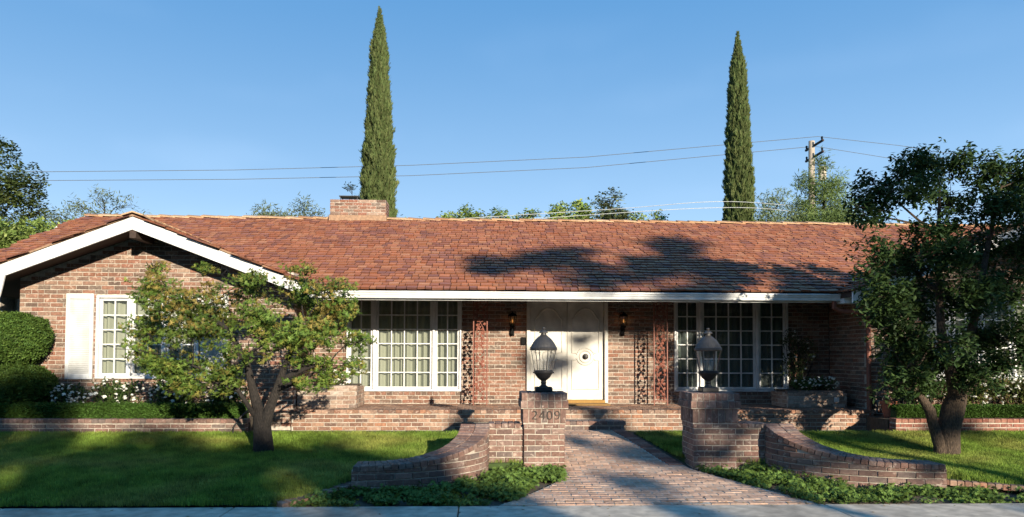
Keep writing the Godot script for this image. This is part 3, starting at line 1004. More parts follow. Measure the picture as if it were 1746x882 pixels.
# ------------------------------------------------------------------ porch, steps, planters, kerbs
func brick_box(o: Node3D, x0: float, x1: float, y0: float, y1: float, z0: float, z1: float, set_: String, limit: int, cap: String, course := 0.0747, faces := "flr") -> void:
	# a block of brickwork: z0 its front, z1 its back; its top course is laid as headers
	var b := MB.new()
	var r := 0.01
	b.box(Vector3((x0 + x1) * 0.5, (y0 + y1) * 0.5 - 0.005, (z0 + z1) * 0.5), Vector3(x1 - x0 - 2 * r, y1 - y0 - 0.01, z0 - z1 - 2 * r))
	obj(o, "body", b.mesh(false), M.mortar)
	var items := []
	var rows := int(round((y1 - y0 - (0.075 if cap else 0.0)) / course))
	var cr := (y1 - y0 - (0.075 if cap else 0.0)) / maxi(rows, 1)
	if faces.contains("f"):
		courses(items, Vector3(x0, y0, z0), Vector3.RIGHT, Vector3(0, 0, 1), rows * cr, func(_v): return [0.0, x1 - x0], [], 1.0, cr, 0.21, rng.randf() * 0.1)
	if faces.contains("l"):
		courses(items, Vector3(x0, y0, z1), Vector3(0, 0, 1), Vector3.LEFT, rows * cr, func(_v): return [0.0, z0 - z1 - 0.061], [], 1.0, cr)
	if faces.contains("r"):
		courses(items, Vector3(x1, y0, z0), Vector3(0, 0, -1), Vector3.RIGHT, rows * cr, func(_v): return [0.061, z0 - z1], [], 1.0, cr)
	if faces.contains("b"):
		courses(items, Vector3(x1, y0, z1), Vector3.LEFT, Vector3(0, 0, -1), rows * cr, func(_v): return [0.061, x1 - x0 - 0.061], [], 1.0, cr)
	if cap == "edge":   # a row of headers along the front edge
		var x := x0 + 0.05
		while x < x1:
			brick_at(items, Vector3(x, y1, z0 - 0.095), Vector3(0, 0, -1), Vector3.RIGHT, Vector3.UP, 0.205, 0.096, 3.0)
			x += 0.1035
	lay(o, items, set_, limit)

func porch() -> void:
	var o := thing("porch", "low red brick porch with a paved floor and a step in front of the door", "porch")
	brick_box(o, -3.17, 6.93, 0.30, 0.65, -13.1, -14.79, "porch", 260, "edge", 0.07, "f")
	# floor of flat bricks behind the edge course
	var items := []
	var z := -13.36
	var row := 0
	while z > -14.78:
		var x := -3.1 + (0.1 if row % 2 else 0.0)
		while x < 6.9:
			brick_at(items, Vector3(x, 0.648, z), Vector3.RIGHT, Vector3(0, 0, -1), Vector3.UP, 0.2, 0.096)
			x += 0.21
		z -= 0.104
		row += 1
	lay(o, items, "porch", 40, "brick", "floor_brick")
	var s := thing("porch_step", "wide brick step between the walk and the porch below the white door", "step")
	brick_box(s, 0.9, 2.42, 0.34, 0.50, -12.6, -13.09, "pier", 60, "edge", 0.075, "flr")

func planter(called: String, label: String, x0: float, x1: float, y1: float, z0: float, set_: String) -> Node3D:
	var o := thing(called, label, "planter")
	brick_box(o, x0, x1, 0.655, y1, z0, -14.4, set_, 80, "", 0.0747, "flr")
	var items := []
	var x := x0 + 0.1
	while x < x1 + 0.02:
		brick_at(items, Vector3(minf(x, x1 - 0.09), y1 + 0.03, z0 - 0.06), Vector3.RIGHT, Vector3(0, 0, -1), Vector3.UP, 0.2, 0.11, 2.0)
		x += 0.21
	lay(o, items, set_, 12, "brick", "coping_brick")
	var b := MB.new()
	b.box(Vector3((x0 + x1) * 0.5, y1 + 0.015, (z0 - 0.12 - 14.4) * 0.5), Vector3(x1 - x0 - 0.1, 0.03, -(-14.4 - z0) - 0.16))
	obj(o, "soil", b.mesh(false), M.soil)
	return o

# ------------------------------------------------------------------ curved walls and piers
func wall_top(phi: float) -> float:
	return 0.325 + 0.365 * pow(1.0 - sin(phi), 1.3)

func garden_wall(called: String, label: String, c: Vector2, a: float, s: float, x_pier: float) -> void:
	# s = 1: the wall swings out to the left of its start, s = -1: to the right
	var o := thing(called, label, "garden wall")
	var items := []
	var body := MB.new()
	var cap := []
	var pt := func(phi: float, off: float) -> Vector3:   # off is measured inwards from the outer face
		return Vector3(c.x + s * (a - off) * cos(phi), 0, c.y + (WB - off) * sin(phi))
	var nrm := func(phi: float) -> Vector3:
		return Vector3(s * cos(phi) / a, 0, sin(phi) / WB).normalized()
	var steps := 40
	var r := 0.010
	for i in steps:
		var p0 := PI * 0.5 * i / steps
		var p1 := PI * 0.5 * (i + 1) / steps
		var h0 := Vector3(0, wall_top(p0) - 0.05, 0)
		var h1 := Vector3(0, wall_top(p1) - 0.05, 0)
		var o0: Vector3 = pt.call(p0, r)
		var o1: Vector3 = pt.call(p1, r)
		var i0: Vector3 = pt.call(p0, 0.36 - r)
		var i1: Vector3 = pt.call(p1, 0.36 - r)
		var dn := Vector3(0, -0.1, 0)
		body.quad(o0 + dn, o1 + dn, o1 + h1, o0 + h0)
		body.quad(i0 + dn, i0 + h0, i1 + h1, i1 + dn)
		body.quad(o0 + h0, o1 + h1, i1 + h1, i0 + h0)
	var e0: Vector3 = pt.call(PI * 0.5, r) + Vector3(s * 0.012, 0, 0)
	var e1: Vector3 = pt.call(PI * 0.5, 0.36 - r) + Vector3(s * 0.012, 0, 0)
	body.quad(e0 + Vector3(0, -0.1, 0), e0 + Vector3(0, 0.27, 0), e1 + Vector3(0, 0.27, 0), e1 + Vector3(0, -0.1, 0))
	# straight piece to the pier
	var xs0: float = c.x + s * a
	body.box(Vector3((xs0 + x_pier) * 0.5 - s * 0.15, 0.29, c.y - 0.18), Vector3(absf(x_pier - xs0) + 0.3, 0.7, 0.34))
	obj(o, "body", body.mesh(false), M.mortar)
	# arc length table
	var arc := [0.0]
	for i in 200:
		arc.append(arc[i] + (pt.call(PI * 0.5 * (i + 1) / 200, 0.0) - pt.call(PI * 0.5 * i / 200, 0.0)).length())
	var total: float = arc[200]
	var phi_at := func(len_: float) -> float:
		var k: int = clampi(arc.bsearch(len_), 1, 200)
		return PI * 0.5 * (k - 1 + (len_ - arc[k - 1]) / maxf(arc[k] - arc[k - 1], 1e-5)) / 200.0
	for face in 2:   # outer and inner face
		var off := 0.0 if face == 0 else 0.36
		for row in 9:
			var vm := 0.005 + (row + 0.5) * 0.0747
			var l := 0.0 if row % 2 else -0.105
			while l < total:
				var lo := maxf(l + 0.005, 0.0)
				var hi := minf(l + 0.205, total)
				l += 0.21
				if hi - lo < 0.03:
					continue
				var ph: float = phi_at.call((lo + hi) * 0.5)
				var room := wall_top(ph) - 0.066 - (vm - 0.0373)
				if room < 0.025:
					continue
				var hh := minf(0.0635, room - 0.006)
				var n: Vector3 = nrm.call(ph) * (1.0 if face == 0 else -1.0)
				var u := Vector3.UP.cross(n)
				var k := 1.0 if face == 0 else (a - 0.36) / a
				brick_at(items, pt.call(ph, off) + Vector3(0, vm - 0.0318 + hh * 0.5, 0), u, Vector3.UP, n, (hi - lo) * k, hh)
	# end face
	courses(items, pt.call(PI * 0.5, 0.0) if s > 0 else pt.call(PI * 0.5, 0.36), Vector3(0, 0, -1) if s > 0 else Vector3(0, 0, 1), Vector3(-s, 0, 0), 0.26, func(_v): return [0.0, 0.36], [], 1.0)
	# straight piece, front and back
	var left := minf(xs0, x_pier)
	courses(items, Vector3(left, 0.02, c.y), Vector3.RIGHT, Vector3(0, 0, 1), 0.60, func(_v): return [0.0, absf(x_pier - xs0)], [])
	courses(items, Vector3(left + absf(x_pier - xs0), 0.02, c.y - 0.36), Vector3.LEFT, Vector3(0, 0, -1), 0.60, func(_v): return [0.0, absf(x_pier - xs0)], [])
	lay(o, items, "pier", 200)
	# coping: two rows of bricks laid across
	items = []
	var l := 0.04
	while l < total:
		var ph: float = phi_at.call(l)
		var ph2: float = phi_at.call(minf(l + 0.02, total))
		var n: Vector3 = nrm.call(ph)
		var t: Vector3 = (pt.call(ph2, 0.18) + Vector3(0, wall_top(ph2), 0) - pt.call(ph, 0.18) - Vector3(0, wall_top(ph), 0)).normalized()
		if ph2 <= ph:
			t = Vector3(-s, 0, 0)
		var up := t.cross(n) if t.cross(n).y > 0 else n.cross(t)
		for row in 2:
			brick_at(items, pt.call(ph, -0.012 + 0.095 + 0.197 * row) + Vector3(0, wall_top(ph), 0), n, t * (1.0 if row == 0 else 0.86), up, 0.19, 0.079, 2.0)
		l += 0.087
	var x := left + 0.04
	while x < left + absf(x_pier - xs0):
		for row in 2:
			brick_at(items, Vector3(x, wall_top(0.0), c.y + 0.012 - 0.095 - 0.197 * row), Vector3(0, 0, -1), Vector3.RIGHT, Vector3.UP, 0.19, 0.079, 2.0)
		x += 0.087
	if s > 0:   # the corner where the curve leaves the straight piece
		pass
	lay(o, items, "pier", 90, "brick", "coping_brick")

func pier(label: String, x0: float, x1: float, number: String) -> void:
	var o := thing("brick_pier", label, "gate pier")
	var z0 := -10.1
	var z1 := z0 - (x1 - x0)
	var b := MB.new()
	var cx := (x0 + x1) * 0.5
	var cz := (z0 + z1) * 0.5
	var w := x1 - x0
	b.box(Vector3(cx, 0.36, cz), Vector3(w - 0.02, 0.66, w - 0.02))
	b.box(Vector3(cx, 0.785, cz), Vector3(w + 0.01, 0.2, w + 0.01))
	b.box(Vector3(cx, 0.94, cz), Vector3(w + 0.07, 0.1, w + 0.07))
	b.box(Vector3(cx, 1.04, cz), Vector3(w + 0.05, 0.1, w + 0.05))
	obj(o, "body", b.mesh(false), M.mortar)
	var items := []
	for f in 4:
		var n := Vector3(0, 0, 1).rotated(Vector3.UP, f * PI / 2)
		var u := Vector3.RIGHT.rotated(Vector3.UP, f * PI / 2)
		var inset := 0.0 if f % 2 == 0 else 0.06
		var mid := Vector3(cx, 0, cz)
		courses(items, mid + n * w * 0.5 - u * w * 0.5 + Vector3(0, 0.028, 0), u, n, 0.675, func(_v): return [inset, w - inset], [], 1.0, 0.0747, 0.21, 0.05)
		for band in [[0.80, 0.198, w * 0.5 + 0.013, 0.0862], [0.947, 0.094, w * 0.5 + 0.045, 0.0862], [1.048, 0.100, w * 0.5 + 0.032, 0.0862]]:
			var span: float = band[2] * 2.0 - (0.12 if f % 2 else 0.0)
			var cnt := int(round(span / band[3]))
			for k in cnt:
				brick_at(items, mid + n * band[2] + u * (span * ((k + 0.5) / cnt - 0.5)) + Vector3(0, band[0], 0), u, Vector3.UP, n, span / cnt - 0.008, band[1], 1.3)
	# top of the cap
	var tw := w * 0.5 + 0.028
	for i in 3:
		for k in 7:
			brick_at(items, Vector3(cx - tw + (k + 0.5) * tw * 2 / 7, 1.099, cz - tw + (i + 0.5) * tw * 2 / 3), Vector3(0, 0, 1), Vector3.RIGHT, Vector3.UP, tw * 2 / 3 - 0.008, tw * 2 / 7 - 0.008)
	lay(o, items, "pier", 150)
	if number:
		var i := 0
		for ch in number:
			var t := TextMesh.new()
			t.text = ch
			var f := SystemFont.new()
			f.font_names = PackedStringArray(["Droid Sans"])
			t.font = f
			t.font_size = 48
			t.pixel_size = 0.0033
			t.depth = 0.008
			obj(o, "numeral", t, M.digit, Transform3D(Basis(), Vector3(cx - 0.128 + i * 0.098, 0.805, z0 + 0.021)))
			i += 1

func lantern(at: Vector3, label: String) -> Node3D:
	var o := thing("post_lantern", label, "lantern", at, "lanterns on the brick gate piers")
	var b := MB.new()
	b.bbox(Vector3(0, 0.034, 0), Vector3(0.23, 0.068, 0.23), 0.01)
	obj(o, "base", b.mesh(false), M.terracotta if false else M.dark_metal)
	b = MB.new()
	b.lathe(Vector3.ZERO, [[0.06, 0.068], [0.055, 0.078], [0.038, 0.09], [0.032, 0.11], [0.04, 0.125], [0.034, 0.14], [0.036, 0.155]], 20)
	obj(o, "stem", b.mesh(false), M.dark_metal)
	b = MB.new()
	b.lathe(Vector3.ZERO, [[0.036, 0.155], [0.056, 0.165], [0.084, 0.192], [0.108, 0.225], [0.122, 0.25], [0.142, 0.254], [0.145, 0.268], [0.132, 0.274], [0.134, 0.288], [0.122, 0.294], [0.0, 0.296]], 24)
	obj(o, "bowl", b.mesh(false), M.dark_metal)
	b = MB.new()
	b.lathe(Vector3.ZERO, [[0.115, 0.292], [0.168, 0.568]], 18)
	obj(o, "glass", b.mesh(false), M.lamp_glass)
	for k in 6:
		var a := TAU * k / 6.0 + 0.25
		b = MB.new()
		b.tube([Vector3(cos(a) * 0.119, 0.288, sin(a) * 0.119), Vector3(cos(a) * 0.171, 0.572, sin(a) * 0.176)], [0.0065, 0.0065], 6)
		obj(o, "rib", b.mesh(false), M.grey_metal)
	b = MB.new()
	b.lathe(Vector3.ZERO, [[0.168, 0.562], [0.184, 0.566], [0.190, 0.578], [0.182, 0.588], [0.188, 0.598], [0.176, 0.611], [0.164, 0.637], [0.143, 0.672], [0.116, 0.708], [0.084, 0.740], [0.055, 0.762], [0.038, 0.778], [0.034, 0.80], [0.0, 0.801]], 28)
	obj(o, "roof", b.mesh(false), M.grey_metal)
	b = MB.new()
	b.lathe(Vector3.ZERO, [[0.034, 0.798], [0.062, 0.803], [0.058, 0.815], [0.036, 0.832], [0.018, 0.842], [0.012, 0.848], [0.020, 0.856], [0.024, 0.866], [0.018, 0.878], [0.0, 0.882]], 18)
	obj(o, "finial", b.mesh(false), M.grey_metal)
	for k in 3:
		var a := TAU * k / 3.0 + 0.6
		b = MB.new()
		b.lathe(Vector3(cos(a) * 0.055, 0, sin(a) * 0.055), [[0.0, 0.295], [0.012, 0.296], [0.012, 0.31], [0.02, 0.315], [0.0105, 0.318], [0.0105, 0.42], [0.0, 0.422]], 10)
		var cn := obj(o, "candle", b.mesh(false), M.wax)
		b = MB.new()
		b.lathe(Vector3(cos(a) * 0.055, 0, sin(a) * 0.055), [[0.0, 0.42], [0.013, 0.435], [0.016, 0.45], [0.009, 0.475], [0.0, 0.492]], 10)
		obj(cn, "bulb", b.mesh(false), M.lamp_glass)
	return o

# ------------------------------------------------------------------ iron posts with leaf tracery, wall lanterns
func leaf_plate(b: MB, at: Vector3, size: float, turn: float, dip: float) -> void:   # a lobed vine leaf, cast, 6 mm thick
	var basis := Basis(Vector3(0, 0, 1), turn) * Basis(Vector3.RIGHT, dip)
	var pts := []
	for q in [[0.0, -0.35], [0.3, -0.5], [0.34, -0.15], [0.58, 0.02], [0.3, 0.2], [0.22, 0.38], [0.0, 0.72], [-0.22, 0.38], [-0.3, 0.2], [-0.58, 0.02], [-0.34, -0.15], [-0.3, -0.5]]:
		pts.append(at + basis * Vector3(q[0] * size, q[1] * size, -0.004))
	var c := at + basis * Vector3(0, 0, 0.008)
	var back := at + basis * Vector3(0, 0, -0.004)
	for i in pts.size():
		b.tri(c, pts[i], pts[(i + 1) % pts.size()])
		b.tri(back, pts[(i + 1) % pts.size()], pts[i])

func iron_post(cx: float, label: String) -> void:
	var z := -14.2
	var o := thing("iron_porch_post", label, "porch post", Vector3(cx, 0.655, z), "iron porch posts")
	var h := 2.14
	for s in [-1.0, 1.0]:
		var b := MB.new()
		b.bbox(Vector3(s * 0.125, h * 0.5, 0), Vector3(0.022, h, 0.022), 0.003)
		obj(o, "upright", b.mesh(false), M.red_iron)
	for y in [0.085, h - 0.16]:
		var b := MB.new()
		b.bbox(Vector3(0, y, 0), Vector3(0.228, 0.018, 0.018), 0.003)
		obj(o, "crossbar", b.mesh(false), M.red_iron)
	var b := MB.new()
	for s in [-1.0, 1.0]:   # two vines winding round each other
		var path := []
		var rad := []
		for k in 61:
			var y := lerpf(0.09, h - 0.16, k / 60.0)
			path.append(Vector3(s * 0.075 * sin(y * 8.2), y, 0.006 * s))
			rad.append(0.0075)
		b.tube(path, rad, 6)
	obj(o, "vine", b.mesh(false), M.red_iron)
	b = MB.new()
	var y := 0.14
	var i := 0
	while y < h - 0.2:
		for s in [-1.0, 1.0]:
			leaf_plate(b, Vector3(s * rng.randf_range(0.035, 0.085), y + rng.randf_range(-0.015, 0.015), 0.012 * (1 if i % 2 else -1)), rng.randf_range(0.055, 0.08), s * rng.randf_range(0.4, 2.2), rng.randf_range(-0.5, 0.5))
		if i % 2:
			leaf_plate(b, Vector3(rng.randf_range(-0.02, 0.02), y + 0.04, 0.016), 0.05, rng.randf_range(-3, 3), 0.2)
		y += 0.085
		i += 1
	obj(o, "leaf", b.mesh(false), M.red_iron)

func sconce(at: Vector3, label: String) -> void:
	var o := thing("wall_lantern", label, "wall lantern", at, "wall lanterns beside the door")
	var b := MB.new()
	b.bbox(Vector3(0, -0.16, 0.012), Vector3(0.08, 0.24, 0.024), 0.008)
	obj(o, "backplate", b.mesh(false), M.black)
	b = MB.new()
	b.tube([Vector3(0, -0.24, 0.02), Vector3(0, -0.27, 0.07), Vector3(0, -0.24, 0.12), Vector3(0, -0.18, 0.13), Vector3(0, -0.12, 0.12)], [0.012, 0.012, 0.012, 0.012, 0.02], 8)
	obj(o, "arm", b.mesh(false), M.black)
	b = MB.new()
	b.lathe(Vector3(0, 0, 0.12), [[0.0, -0.14], [0.03, -0.13], [0.05, -0.10], [0.048, -0.092], [0.0, -0.09]], 12)
	obj(o, "cup", b.mesh(false), M.black)
	b = MB.new()
	b.lathe(Vector3(0, 0, 0.12), [[0.045, -0.092], [0.078, 0.10]], 8)
	obj(o, "glass", b.mesh(false), M.lamp_glass)
	b = MB.new()
	for k in 6:
		var a := TAU * k / 6.0
		b.tube([Vector3(cos(a) * 0.047, -0.095, 0.12 + sin(a) * 0.047), Vector3(cos(a) * 0.081, 0.10, 0.12 + sin(a) * 0.081)], [0.005, 0.005], 5)
	obj(o, "cage", b.mesh(false), M.black)
	b = MB.new()
	b.lathe(Vector3(0, 0, 0.12), [[0.074, 0.096], [0.09, 0.10], [0.088, 0.11], [0.06, 0.14], [0.03, 0.155], [0.012, 0.165], [0.018, 0.178], [0.0, 0.19]], 14)
	obj(o, "roof", b.mesh(false), M.black)
	b = MB.new()
	b.lathe(Vector3(0, 0, 0.12), [[0.0, -0.03], [0.010, -0.015], [0.014, 0.005], [0.008, 0.03], [0.0, 0.045]], 10)
	obj(o, "bulb", b.mesh(false), M.flame)
	var l := OmniLight3D.new()
	l.name = "bulb_light"
	l.light_color = Color(1.0, 0.72, 0.40)
	l.light_energy = 0.002
	l.light_size = 0.012
	l.omni_range = 12.0
	l.omni_attenuation = 2.0
	l.shadow_enabled = true
	l.position = Vector3(0, 0.005, 0.12)
	o.add_child(l)

# ------------------------------------------------------------------ plants
func sprig(leaves: int, length: float, width: float, spread: float, droop: float, flat := 0.4) -> ArrayMesh:
	var b := MB.new()
	for i in leaves:
		var yaw := rng.randf() * TAU
		var el := rng.randf_range(-droop, flat)
		var d := Vector3(cos(yaw) * cos(el), sin(el), sin(yaw) * cos(el))
		var at := Vector3(rng.randf_range(-1, 1), rng.randf_range(-0.55, 0.55), rng.randf_range(-1, 1)) * spread
		var side := d.cross(Vector3.UP.rotated(Vector3.RIGHT, rng.randf_range(-0.9, 0.9))).normalized()
		var l := length * rng.randf_range(0.75, 1.2)
		var w := width * rng.randf_range(0.8, 1.2)
		b.col = Color(1, 1, 1) * rng.randf_range(0.8, 1.15)
		b.col.a = 1
		var m := at + d * l * 0.45 + d.cross(side) * l * 0.06
		b.tri(at, m + side * w * 0.5, at + d * l)
		b.tri(at, at + d * l, m - side * w * 0.5)
	return b.mesh()

func lobed_sprig(leaves: int, length: float, spread: float, droop: float, flat: float) -> ArrayMesh:   # palmate leaves of five lobes
	var b := MB.new()
	for i in leaves:
		var yaw := rng.randf() * TAU
		var el := rng.randf_range(-droop, flat)
		var d := Vector3(cos(yaw) * cos(el), sin(el), sin(yaw) * cos(el))
		var at := Vector3(rng.randf_range(-1, 1), rng.randf_range(-0.4, 0.4), rng.randf_range(-1, 1)) * spread
		var side := d.cross(Vector3.UP).normalized().rotated(d, rng.randf_range(-1.3, 1.3))
		var l := length * rng.randf_range(0.75, 1.2)
		b.col = Color(1, 1, 1) * rng.randf_range(0.8, 1.15)
		b.col.a = 1
		var nrm := d.cross(side)
		for k in 5:
			var a := (k - 2) * 0.62
			var dd := d * cos(a) + side * sin(a)
			var sd := side * cos(a) - d * sin(a)
			var ll := l * (1.0 - 0.16 * absf(k - 2))
			b.tri(at + dd * ll * 0.3 - sd * l * 0.16, at + dd * ll - nrm * l * 0.08, at + dd * ll * 0.3 + sd * l * 0.16)
		b.tri(at, at + d * l * 0.35 - side * l * 0.25, at + d * l * 0.35 + side * l * 0.25)
	return b.mesh()

func fill_blob(places: Array, tints: Array, c: Vector3, r: Vector3, count: int, palette: Array, gap := 0.0, shell := 0.45, upright := 0.5, sc := 1.0) -> void:
	for i in count:
		var d := Vector3(rng.randfn(), rng.randfn(), rng.randfn()).normalized()
		var p := c + d * r * pow(rng.randf(), shell)
		var nv := bumps.get_noise_3dv(p * 3.1)
		if nv < gap - 0.30:
			continue
		var k: Color = palette[rng.randi() % palette.size()]
		var tone := 1.0 + 0.5 * bumps.get_noise_3dv(p * 1.3 + Vector3(40, 0, 0)) + rng.randf_range(-0.12, 0.12)
		var t := Color(k.r * tone, k.g * tone, k.b * tone)
		places.append(Transform3D(Basis(Vector3.UP, rng.randf() * TAU) * Basis(Vector3.RIGHT, rng.randf_range(-upright, upright)) * Basis.from_scale(Vector3.ONE * rng.randf_range(0.75, 1.3) * sc), p))
		tints.append(t)

func limb(b: MB, from: Vector3, to: Vector3, r0: float, r1: float, sag := 0.0, sides := 8, wob := 0.06) -> Array:
	var path := []
	var rad := []
	var n := 7
	var len_ := (to - from).length()
	var w1 := Vector3(rng.randf_range(-1, 1), rng.randf_range(-0.5, 0.5), rng.randf_range(-1, 1)) * len_ * wob
	var w2 := Vector3(rng.randf_range(-1, 1), rng.randf_range(-0.5, 0.5), rng.randf_range(-1, 1)) * len_ * wob
	for k in n + 1:
		var t := float(k) / n
		path.append(from.lerp(to, t) + w1 * sin(t * PI) + w2 * sin(t * TAU) + Vector3(0, sag * sin(t * PI) * len_, 0))
		rad.append(lerpf(r0, r1, pow(t, 0.8)))
	b.tube(path, rad, sides)
	return path

func tree(called: String, label: String, cat: String, base: Vector3, trunks: Array, blobs: Array, leaf_mesh: ArrayMesh, leaf_mat: String, palette: Array, density: float, opt := {}) -> Node3D:
	# trunks: [[points], [radii]]; blobs: [dx, dy, dz, rx, ry] measured from the base
	var o := thing(called, label, cat, base, opt.get("group", ""))
	var bark: String = opt.get("bark", "bark_grey")
	var ends := []
	for t in trunks:
		var b := MB.new()
		b.smooth = true
		b.tube(t[0], t[1], 12)
		obj(o, "trunk", b.mesh(false), M[bark])
		for k in range(1, t[0].size()):
			ends.append([t[0][k], t[1][k]])
	var lb := MB.new()
	lb.smooth = true
	var tw := MB.new()
	for q in blobs:
		var c := Vector3(q[0], q[1], q[2])
		var best = ends[0]
		var score := 1e9
		for e in ends:
			var d: float = (e[0] - c).length() + maxf(0.0, e[0].y - c.y + 0.1) * 3.0
			if d < score:
				score = d
				best = e
		var thick: float = minf(best[1] * 0.75, opt.get("limb", 0.045))
		var pth := limb(lb, best[0], c, thick, thick * 0.35, 0.05, 7)
		ends.append([pth[4], thick * 0.7])
		for k in int(opt.get("twigs", 6)):
			var d := Vector3(rng.randfn(), rng.randfn() * 0.7 + 0.2, rng.randfn()).normalized()
			var e := c + d * Vector3(q[3], q[4], q[3]) * rng.randf_range(0.7, 1.05)
			limb(tw, pth[4 + rng.randi() % 4], e, thick * 0.3, 0.004, 0.03, 4)
	if lb.v.size():
		obj(o, "limb", lb.mesh(false), M[bark])
	if tw.v.size():
		obj(o, "twig", tw.mesh(false), M[bark], Transform3D(), "stuff")
	var places := []
	var tints := []
	for q in blobs:
		var depth: float = q[3] * opt.get("deep", 0.9)
		fill_blob(places, tints, Vector3(q[0], q[1], q[2]), Vector3(q[3], q[4], depth), int(density * q[3] * q[4] * depth * 4.2 + 8), palette, opt.get("gap", 0.05), opt.get("shell", 0.45), opt.get("tilt", 0.5), opt.get("scale", 1.0))
	if opt.has("tips"):
		for k in places.size():
			if places[k].origin.y > 1.75 and bumps.get_noise_3dv(places[k].origin * 2.3 + Vector3(9, 9, 9)) > 0.06 and rng.randf() < 0.55:
				tints[k] = opt.tips * rng.randf_range(0.8, 1.2)
	multi(o, "crown", leaf_mesh, M[leaf_mat], places, tints)
	return o

